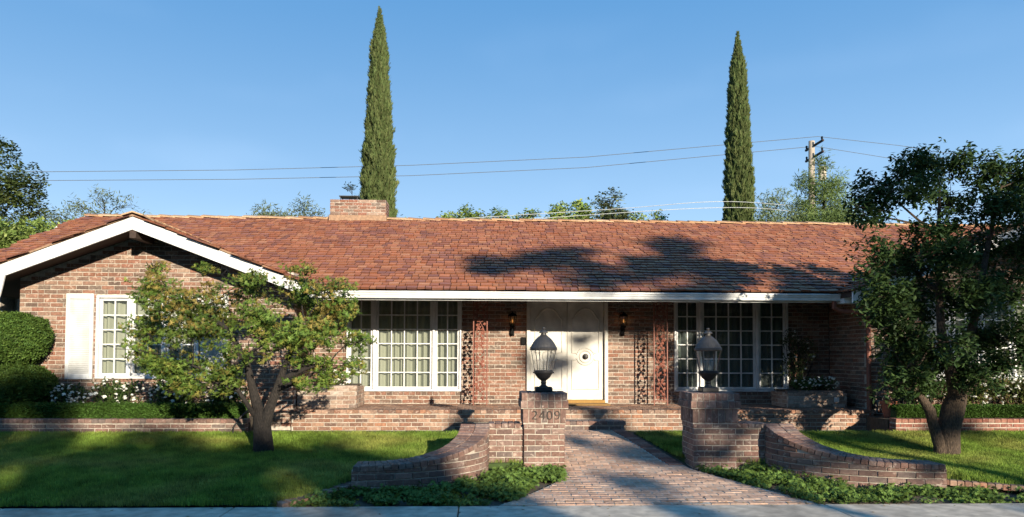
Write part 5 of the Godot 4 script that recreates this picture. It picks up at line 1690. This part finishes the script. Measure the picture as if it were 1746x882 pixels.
func background() -> void:
	cypress("tall slim cypress rising behind the brick chimney", Vector3(-3.46, 0.3, -26.0), [[0.5, 0.0], [0.62, 3.0], [0.60, 6.0], [0.57, 7.4], [0.46, 8.5], [0.385, 9.5], [0.30, 10.5], [0.265, 11.5], [0.14, 12.5], [0.05, 13.0], [0.0, 13.2]])
	cypress("tall slim cypress rising behind the roof beside the utility pole", Vector3(9.72, 0.3, -28.0), [[0.5, 0.0], [0.60, 3.0], [0.56, 6.2], [0.50, 7.6], [0.45, 8.7], [0.39, 9.8], [0.33, 11.0], [0.25, 12.1], [0.11, 13.0], [0.03, 13.4], [0.0, 13.5]])
	var big := sprig(9, 0.17, 0.085, 0.22, 0.5, 0.6)
	var narrow := sprig(10, 0.17, 0.035, 0.20, 0.9, 0.9)
	var oak := [Color(0.09, 0.125, 0.034), Color(0.11, 0.145, 0.04), Color(0.075, 0.105, 0.03), Color(0.13, 0.155, 0.05)]
	var light := [Color(0.20, 0.28, 0.065), Color(0.24, 0.31, 0.075), Color(0.17, 0.25, 0.06), Color(0.27, 0.32, 0.10)]
	var grey_green := [Color(0.15, 0.18, 0.08), Color(0.18, 0.21, 0.09), Color(0.12, 0.15, 0.065)]
	tree("oak_tree", "large dense tree beside the end of the roof, taller than everything round it", "tree", Vector3(-20.3, 0.3, -32.0), [[[Vector3(0, -0.2, 0), Vector3(0.1, 2.5, 0), Vector3(0.0, 5.0, 0), Vector3(0.1, 8.0, 0)], [0.4, 0.32, 0.25, 0.1]]],
		[[-0.3, 8.9, 0, 1.0, 1.1], [0.6, 9.4, 0.2, 0.75, 0.85], [1.6, 8.2, 0, 0.9, 0.8], [0.9, 7.6, 0.8, 1.2, 0.9], [2.0, 7.0, 0.2, 0.8, 0.8], [-0.8, 7.6, 0.4, 1.3, 1.0], [0.4, 6.4, 0.8, 1.5, 0.9], [1.9, 5.7, 0.3, 0.9, 0.7], [-1.5, 6.4, 0, 1.2, 1.0], [0.8, 5.2, 0.5, 1.3, 0.7], [-1.0, 9.3, -0.4, 0.8, 0.7]], big, "leaf", oak, 75.0, {"gap": 0.08, "limb": 0.12, "twigs": 4})
	bush("laurel_hedge", "bright green leafy bush at the edge of the photograph beyond the gabled wing", "bush", Vector3(-13.5, 0.3, -21.0), [[-0.9, 3.9, 0, 1.3, 0.9], [0.5, 4.0, 0, 1.0, 0.9], [1.5, 4.2, -0.3, 0.9, 0.8], [-1.0, 2.6, 0, 1.3, 1.1], [0.8, 2.7, 0, 1.2, 1.1], [2.3, 4.3, -0.5, 0.7, 0.7], [2.1, 3.4, -0.3, 0.9, 0.9], [-1.2, 1.2, 0.2, 1.3, 1.1], [0.9, 1.2, 0.2, 1.3, 1.1], [2.2, 1.9, 0, 1.0, 1.0]], sprig(9, 0.13, 0.055, 0.14, 0.5, 0.8), light, 230, 12, "", 0.10, "leaf")
	tree("eucalyptus_tree", "thin grey-green tree with sparse upright twigs just past the roof end by the large tree", "tree", Vector3(-14.6, 0.3, -30.0), [[[Vector3(0, -0.2, 0), Vector3(0.05, 3.0, 0), Vector3(0.1, 5.5, 0)], [0.16, 0.12, 0.07]]],
		[[0.0, 7.3, 0, 0.35, 0.5], [-0.9, 6.9, 0, 0.5, 0.45], [0.8, 7.0, 0, 0.45, 0.45], [0.2, 6.3, 0.2, 0.9, 0.5], [-1.6, 6.3, 0, 0.7, 0.6], [1.4, 6.5, 0, 0.4, 0.35], [-0.7, 5.6, 0.3, 1.2, 0.6], [1.2, 5.8, 0, 0.8, 0.5]], narrow, "leaf", grey_green, 85.0, {"gap": 0.2, "limb": 0.05, "twigs": 7})
	tree("olive_tree", "feathery grey-green tree crown peeping over the ridge beside the chimney", "tree", Vector3(-7.4, 0.3, -30.0), [[[Vector3(0, -0.2, 0), Vector3(0.1, 3.0, 0), Vector3(0.1, 6.0, 0)], [0.16, 0.12, 0.06]]],
		[[-0.9, 6.7, 0, 0.6, 0.45], [-0.2, 6.6, 0, 0.5, 0.35], [0.5, 7.0, 0, 0.5, 0.45], [0.9, 6.7, 0.2, 0.5, 0.45], [1.4, 6.4, 0, 0.5, 0.4], [-0.3, 6.1, 0, 1.6, 0.5]], narrow, "leaf", grey_green, 95.0, {"gap": 0.18, "limb": 0.04, "twigs": 8})
	tree("sapling", "bare thin sapling top showing right above the brick chimney", "sapling", Vector3(-4.02, 0.3, -24.0), [[[Vector3(0, -0.2, 0), Vector3(0.02, 3.0, 0), Vector3(0.05, 6.0, 0)], [0.06, 0.04, 0.02]]],
		[[0.0, 6.5, 0, 0.18, 0.2], [0.2, 6.15, 0, 0.22, 0.15], [-0.05, 6.0, 0, 0.2, 0.15]], sprig(6, 0.10, 0.035, 0.1, 0.5, 0.8), "leaf", [Color(0.05, 0.07, 0.05)], 500.0, {"gap": 0.15, "limb": 0.02, "twigs": 9})
	var at := [[-2.9, "small round green tree top just past the cypress by the chimney", [[-0.25, 6.75, 0, 0.35, 0.25], [0.35, 6.75, 0, 0.3, 0.2], [0.6, 6.6, 0, 0.4, 0.25]]],
		[-0.7, "twin-topped green tree peeping over the ridge above the curtained window", [[-0.5, 6.9, 0, 0.55, 0.35], [0.1, 7.2, 0, 0.4, 0.4], [0.7, 6.95, 0, 0.5, 0.35], [0, 6.6, 0, 1.2, 0.4]]],
		[1.6, "wide green tree top behind the ridge above the door", [[-0.75, 7.1, 0, 0.42, 0.34], [0.0, 6.9, 0, 0.4, 0.3], [0.55, 7.15, 0, 0.4, 0.3], [0.1, 6.55, 0, 1.1, 0.35]]],
		[4.0, "fullest bright green tree top behind the ridge between door and cypress", [[-0.65, 7.2, 0, 0.5, 0.45], [0.3, 7.35, 0.1, 0.5, 0.5], [0.0, 6.75, 0, 1.0, 0.4]]],
		[5.6, "taller tree top with bare twigs behind the ridge", [[-0.3, 7.6, 0, 0.45, 0.55], [0.2, 8.0, 0, 0.3, 0.45], [0.1, 7.1, 0, 0.7, 0.5], [0.6, 7.2, 0, 0.4, 0.4]]],
		[7.2, "lowest sparse tree top behind the ridge before the second cypress", [[-0.5, 7.0, 0, 0.35, 0.3], [0.4, 7.1, 0, 0.3, 0.25], [0, 6.7, 0, 0.7, 0.3]]]]
	var i := 0
	for a in at:
		tree("garden_tree", a[1], "tree", Vector3(a[0], 0.3, -32.0), [[[Vector3(0, -0.2, 0), Vector3(0.05, 3.0, 0), Vector3(0.0, 6.2, 0)], [0.2, 0.16, 0.08]]], a[2], sprig(8, 0.15, 0.08, 0.18, 0.5, 0.6), "leaf", light if i != 4 else grey_green, 190.0, {"scale": 1.0, "gap": 0.04 if i < 4 else 0.14, "limb": 0.06, "twigs": 8 if i >= 4 else 4, "group": "tree tops behind the ridge"})
		i += 1
	tree("willow_tree", "wispy light green tree climbing round the utility pole", "tree", Vector3(14.3, 0.3, -31.0), [[[Vector3(0, -0.2, 0), Vector3(0.1, 3.0, 0), Vector3(0.0, 6.2, 0), Vector3(0.1, 8.4, 0)], [0.2, 0.15, 0.10, 0.04]]],
		[[0.0, 9.1, 0, 0.35, 0.75], [-0.6, 8.5, 0, 0.5, 0.5], [0.7, 8.4, 0, 0.4, 0.7], [0.0, 8.0, 0.3, 0.7, 0.6], [-0.7, 7.4, 0, 0.7, 0.6], [0.7, 7.3, 0, 0.8, 0.6], [0.0, 6.7, 0.2, 1.5, 0.6], [1.3, 6.9, 0, 0.5, 0.5]], narrow, "leaf", [Color(0.17, 0.24, 0.08), Color(0.20, 0.27, 0.09), Color(0.15, 0.21, 0.065)], 190.0, {"gap": 0.12, "limb": 0.04, "twigs": 10})
	tree("acacia_tree", "sparse pale green tree between the second cypress and the utility pole", "tree", Vector3(12.2, 0.3, -30.5), [[[Vector3(0, -0.2, 0), Vector3(0.1, 3.0, 0), Vector3(0.0, 6.4, 0)], [0.16, 0.12, 0.05]]],
		[[-0.5, 7.4, 0, 0.5, 0.5], [0.2, 7.7, 0, 0.45, 0.6], [-0.3, 6.8, 0, 0.9, 0.5], [0.6, 7.0, 0, 0.5, 0.5]], narrow, "leaf", [Color(0.17, 0.22, 0.10), Color(0.20, 0.25, 0.11)], 120.0, {"gap": 0.18, "limb": 0.04, "twigs": 10})
	# utility pole and its cables
	var o := thing("utility_pole", "weathered wooden utility pole with two angled crossarms rising from the wispy tree", "utility pole", Vector3(15.16, 0.3, -34.0))
	var b := MB.new()
	b.tube([Vector3(0, 0, 0), Vector3(0.0, 6, 0), Vector3(0.05, 11.1, 0)], [0.19, 0.165, 0.135], 12)
	obj(o, "pole", b.mesh(false), M.weathered_wood)
	for q in [[10.87, 0.30, 0.44], [10.36, 0.30, 0.36]]:
		b = MB.new()
		var ar := Basis(Vector3.UP, -1.30) * Basis(Vector3(0, 0, 1), 0.16)
		b.box(Vector3(0.12, q[0], 0.12), Vector3(1.2, 0.085, 0.08), ar)
		var arm := obj(o, "crossarm", b.mesh(false), M.dark_wood)
		for s in [-0.52, 0.52]:
			b = MB.new()
			b.lathe(Vector3(0.12, q[0], 0.12) + ar * Vector3(s, 0.05, 0), [[0.03, 0.0], [0.05, 0.05], [0.035, 0.08], [0.055, 0.11], [0.03, 0.15], [0.0, 0.16]], 10)
			obj(arm, "insulator", b.mesh(false), M.black)
	b = MB.new()
	b.lathe(Vector3(0.42, 9.2, 0.25), [[0.0, 0.0], [0.16, 0.01], [0.17, 0.05], [0.17, 0.62], [0.12, 0.68], [0.0, 0.7]], 14)
	obj(o, "transformer", b.mesh(false), M.concrete)
	var lines := [["upper of the two thin dark cables crossing the sky behind the cypresses", "cable", 0.013, [Vector3(-45, 9.6, -34.0), Vector3(-18.81, 9.51, -34.00), Vector3(-10.83, 9.70, -34.00), Vector3(-3.08, 10.02, -34.00), Vector3(4.83, 10.51, -34.00), Vector3(15.5, 11.62, -34.0)]],
		["lower of the two thin dark cables crossing the sky behind the cypresses", "cable", 0.013, [Vector3(-45, 9.25, -34.2), Vector3(-18.80, 9.17, -34.2), Vector3(-10.83, 9.33, -34.2), Vector3(-3.08, 9.60, -34.2), Vector3(4.83, 10.08, -34.2), Vector3(15.45, 11.22, -34.2)]],
		["upper dark cable from the pole top towards the dark leafy tree", "cable", 0.012, [Vector3(15.5, 11.62, -34.0), Vector3(19.22, 11.27, -34.00), Vector3(23.94, 10.85, -34.00), Vector3(40, 11, -34)]],
		["lower dark cable from the pole towards the dark leafy tree", "cable", 0.012, [Vector3(15.45, 11.22, -34.2), Vector3(18.11, 10.84, -34.20), Vector3(23.93, 10.33, -34.20), Vector3(40, 10.6, -34)]],
		["upper pale cable sloping low over the ridge to the pole", "pale_cable", 0.010, [Vector3(-12.0, 5.5, -26.0), Vector3(-3.54, 6.01, -26.0), Vector3(4.51, 6.61, -26.0), Vector3(8.61, 6.93, -26.0), Vector3(15.1, 8.3, -33.9)]],
		["lower pale cable sloping low over the ridge to the pole", "pale_cable", 0.010, [Vector3(-12.0, 5.3, -26.2), Vector3(0.86, 6.18, -26.0), Vector3(8.61, 6.72, -26.0), Vector3(15.1, 8.0, -33.9)]]]
	for l in lines:
		o = thing("cable", l[0], "cable")
		b = MB.new()
		var cv := Curve3D.new()
		for k in l[3].size():
			var t: Vector3 = (l[3][mini(k + 1, l[3].size() - 1)] - l[3][maxi(k - 1, 0)]) / 6.0
			cv.add_point(l[3][k], -t, t)
		var path := []
		var rad := []
		for p in cv.tessellate(4, 2):
			path.append(p)
			rad.append(l[2])
		b.tube(path, rad, 5)
		obj(o, "strand", b.mesh(false), M[l[1]])

# trees across the street, behind the photographer: some shade the lawn, the walk and the roof, others are added to block sky light
func street_trees() -> void:
	var az := deg_to_rad(SUN_AZ)
	var at := func(u: float, v: float, h: float) -> Vector3:
		return Vector3(u * cos(az) + h * sin(az), v + (h - 18.0) * tan(deg_to_rad(SUN_EL)), -u * sin(az) + h * cos(az))
	var leaf := sprig(9, 0.24, 0.12, 0.26, 0.5, 0.6)
	var pal := [Color(0.06, 0.09, 0.025), Color(0.075, 0.10, 0.03), Color(0.05, 0.08, 0.022)]
	var sets := [
		["broad leafy street tree across the road, shading the maple lawn", -2.2, 18.0, [[-3.0, 7.4, 0, 1.7, 2.5], [-1.2, 6.6, 0.5, 1.6, 2.1], [-2.0, 8.75, 0, 0.85, 1.15], [-1.45, 9.2, 0.2, 0.42, 0.62], [-2.8, 9.3, 0, 0.9, 0.8], [-0.4, 7.7, 0, 0.9, 0.85], [0.1, 7.4, 0.3, 0.8, 0.6], [-0.9, 7.3, 0.2, 0.9, 0.8], [-5.0, 7.5, 0, 1.8, 2.6], [-3.0, 4.3, 0.5, 2.2, 1.6], [-0.5, 4.6, 0, 1.6, 1.5]]],
		["rounder leafy street tree across the road, shading the pavement", 1.6, 18.5, [[0.5, 6.6, 0, 1.4, 1.8], [0.9, 7.4, 0.2, 0.9, 0.75], [2.0, 6.5, 0.3, 1.3, 1.4], [2.2, 7.1, 0, 0.7, 0.6], [3.0, 6.5, 0, 0.8, 0.85], [1.0, 4.7, 0, 1.6, 1.3], [2.9, 5.2, 0.3, 1.1, 0.9], [-0.5, 6.2, 0.2, 1.3, 1.7]]],
		["high-crowned street tree across the road, shading the roof and the porch wall", 9.3, 18.0, [[6.0, 11.2, 0, 0.9, 0.48], [7.2, 11.4, 0.3, 1.1, 0.55], [7.1, 10.45, 0, 0.85, 0.30], [8.5, 10.8, 0.2, 1.0, 0.75], [8.4, 9.95, 0.2, 0.8, 0.25], [9.6, 11.0, 0, 1.0, 1.0], [9.9, 11.9, 0.3, 0.75, 0.55], [11.3, 9.6, 0, 0.6, 0.6], [12.3, 9.7, 0.2, 0.55, 0.5], [10.3, 9.5, 0.3, 1.0, 0.75], [10.35, 8.4, 0, 0.55, 0.8], [12.2, 8.7, 0.2, 0.75, 0.8], [13.4, 9.5, 0, 0.9, 1.4], [5.4, 10.9, 0, 0.3, 0.3]]],
		["lower street tree across the road with sparse side boughs", 6.4, 20.0, [[5.65, 7.40, 0, 0.3, 0.09], [6.1, 7.08, 0.1, 0.28, 0.09], [5.25, 6.6, 0.2, 0.26, 0.11], [6.75, 6.95, 0, 0.25, 0.12], [4.95, 6.22, 0, 0.3, 0.08], [6.86, 8.2, 0.1, 0.22, 0.36], [7.0, 7.62, 0, 0.42, 0.3], [7.0, 9.3, 0, 0.24, 0.26], [7.4, 9.75, 0.3, 0.18, 0.12], [6.45, 9.4, 0, 0.12, 0.3], [4.68, 7.98, 0, 0.25, 0.18], [6.9, 7.4, 0.2, 0.55, 0.36], [7.7, 6.72, 0, 0.75, 0.32], [8.5, 6.5, 0.2, 0.5, 0.26], [8.4, 5.5, 0, 1.0, 0.4], [9.8, 7.08, 0.1, 0.8, 0.16], [6.3, 7.0, 0, 0.28, 0.30], [11.6, 7.05, 0, 0.5, 0.14], [10.6, 6.2, 0, 0.6, 0.16]]]]
	for q in [[-8.5, 19.0, 13.0, "first"], [-13.5, 17.0, 12.0, "second"], [-20.0, 20.0, 13.5, "third"], [22.0, 18.0, 13.0, "fourth"], [28.5, 19.0, 12.0, "fifth"], [36.0, 17.0, 13.5, "sixth"]]:  # unseen trees, added to keep sky light off the house front
		sets.append(["unseen leafy tree added to block sky light, %s from the maple side of the road" % q[3], q[0], q[1], [[q[0], q[2] * 0.72, 0, 2.6, q[2] * 0.26], [q[0] - 1.8, q[2] * 0.5, 0.6, 2.0, q[2] * 0.22], [q[0] + 1.8, q[2] * 0.5, -0.6, 2.0, q[2] * 0.22]]])
	hedge("unseen tall hedge added across the street to block low sky light", -45.0, 55.0, 0.0, 5.0, 14.0, 15.0, -1.0)  # unseen, added to cut the low sky light on the facade
	for s in sets:
		var base: Vector3 = at.call(s[1], 0.0, s[2])
		base.y = -0.05
		var blobs := []
		var top := 0.0
		for q in s[3]:
			var p: Vector3 = at.call(q[0], q[1], s[2] + q[2])
			top = maxf(top, p.y)
			for k in 12:   # every bough is a handful of looser clumps
				var d := Vector3(rng.randfn(), rng.randfn(), rng.randfn()).normalized() * pow(rng.randf(), 0.4) * 0.82
				blobs.append([p.x - base.x + d.x * q[3], p.y - base.y + d.y * q[4], p.z - base.z + d.z * q[3], q[3] * 0.30, maxf(q[4] * 0.30, 0.08)])
		tree("street_tree", s[0], "tree", base, [[[Vector3(0, -0.2, 0), Vector3(0.1, 1.5, 0), Vector3(0.0, top * 0.45, 0), Vector3(0.1, top * 0.75, 0)], [0.26, 0.22, 0.17, 0.08]]], blobs, leaf, "leaf", pal, 170.0 if s[2] < 19.5 else 420.0, {"gap": 0.20 if s[1] > 8.0 and s[1] < 20.0 else 0.08, "limb": 0.05, "twigs": 1, "shell": 0.55, "scale": 0.8 if s[2] < 19.5 else 0.5})

# ------------------------------------------------------------------ the scene
func _ready() -> void:
	rng.seed = 2409
	bumps.seed = 77
	bumps.frequency = 0.5
	bumps.fractal_octaves = 3
	var cam := Camera3D.new()
	cam.name = "camera"
	var near := 0.05
	cam.projection = Camera3D.PROJECTION_FRUSTUM
	cam.near = near
	cam.far = 1500.0
	cam.size = near * 882.0 / 1300.0
	cam.frustum_offset = Vector2(0, 116.6 / 1300.0 * near)
	cam.position = CAM
	cam.basis = Basis(Vector3.UP, deg_to_rad(-2.5)) * Basis(Vector3.RIGHT, deg_to_rad(2.0)) * Basis(Vector3(0, 0, 1), deg_to_rad(0.2))
	add_child(cam)
	cam.current = true
	var env := Environment.new()
	env.background_mode = Environment.BG_SKY
	var sky := Sky.new()
	var sm := ProceduralSkyMaterial.new()
	sm.sky_top_color = Color(0.028, 0.15, 0.35).linear_to_srgb()
	sm.sky_horizon_color = Color(0.46, 0.64, 0.805).linear_to_srgb()
	sm.sky_curve = 0.15
	sm.ground_bottom_color = Color(0.2, 0.2, 0.17)
	sm.ground_horizon_color = Color(0.4, 0.42, 0.4)
	var cover := Image.create(512, 256, false, Image.FORMAT_RGBA8)
	var cn := FastNoiseLite.new()
	cn.seed = 5
	cn.frequency = 1.0
	cn.fractal_octaves = 5
	for y in 128:
		var up := PI * 0.5 - PI * (y + 0.5) / 256.0
		for x in 512:
			var a := TAU * x / 512.0
			var d := cn.get_noise_3d(cos(a) * 2.2, sin(up) * 16.0 + cos(a) * 1.1, sin(a) * 2.2)
			cover.set_pixel(x, y, Color(1, 1, 1, clampf((d - 0.05) * 0.09, 0.0, 0.03) * clampf(1.3 - up * 2.6, 0.0, 1.0)))
	sm.sky_cover = ImageTexture.create_from_image(cover)
	sky.sky_material = sm
	env.sky = sky
	env.tonemap_mode = Environment.TONE_MAPPER_LINEAR
	env.tonemap_exposure = 1.85
	env.sdfgi_enabled = true
	env.ssao_enabled = true
	env.ssil_enabled = true
	var we := WorldEnvironment.new()
	we.name = "environment"
	we.environment = env
	add_child(we)
	var sun := DirectionalLight3D.new()
	sun.name = "sun"
	sun.light_color = Color(1.0, 0.95, 0.86)
	sun.light_energy = 1.6
	sun.light_angular_distance = 0.5
	sun.shadow_enabled = true
	sun.sky_mode = DirectionalLight3D.SKY_MODE_LIGHT_ONLY
	var el := deg_to_rad(SUN_EL)
	var az := deg_to_rad(SUN_AZ)
	var to := Vector3(sin(az) * cos(el), sin(el), cos(az) * cos(el))
	sun.basis = Basis.looking_at(-to, Vector3.UP)
	add_child(sun)
	make_materials()
	make_brick_sets()
	make_shakes()
	ground()
	walkway()
	build_house()
	porch()
	garden_wall("garden_wall", "low curved brick wall sweeping down from the numbered pier into the shade", LW, LA, 1.0, 0.60)
	garden_wall("garden_wall", "low curved brick wall sweeping down from the plain pier towards the forked tree", RW, RA, -1.0, 3.46)
	pier("brick pier carrying the house number 2409 beside the walk", 0.60, 1.15, "2409")
	pier("plain brick pier without a number beside the walk", 2.87, 3.46, "")
	lantern(Vector3(0.885, 1.10, -10.375), "metal post lantern on the pier with the house number, in front of the white door")
	lantern(Vector3(3.165, 1.10, -10.395), "metal post lantern on the plain pier, in front of the unlit window")
	iron_post(0.03, "red iron porch post of cast vine leaves beside the curtained window")
	iron_post(3.42, "red iron porch post of cast vine leaves beside the unlit window")
	sconce(Vector3(0.65, 2.24, -14.8), "black wall lantern on the brick between the curtained window and the door")
	sconce(Vector3(2.81, 2.25, -14.8), "black wall lantern on the brick between the door and the unlit window")
	var mat_ := thing("doormat", "golden brown doormat in front of the white double door", "doormat")
	var mb := MB.new()
	mb.bbox(Vector3(1.72, 0.662, -14.45), Vector3(1.5, 0.02, 0.5), 0.006)
	obj(mat_, "mat", mb.mesh(false), M.coir)
	edging("lawn_edging", "brick edging curving from the pavement to the curved wall beside the maple lawn", func(z): return left_lawn_edge(z) + 0.06, -8.24, -9.08)
	edging("lawn_edging", "brick edging running along the pavement below the forked tree", func(z): return right_lawn_edge(z) - 0.06, -8.24, -9.08)
	beds()
	grass_and_ivy()
	maples()
	background()
	street_trees()
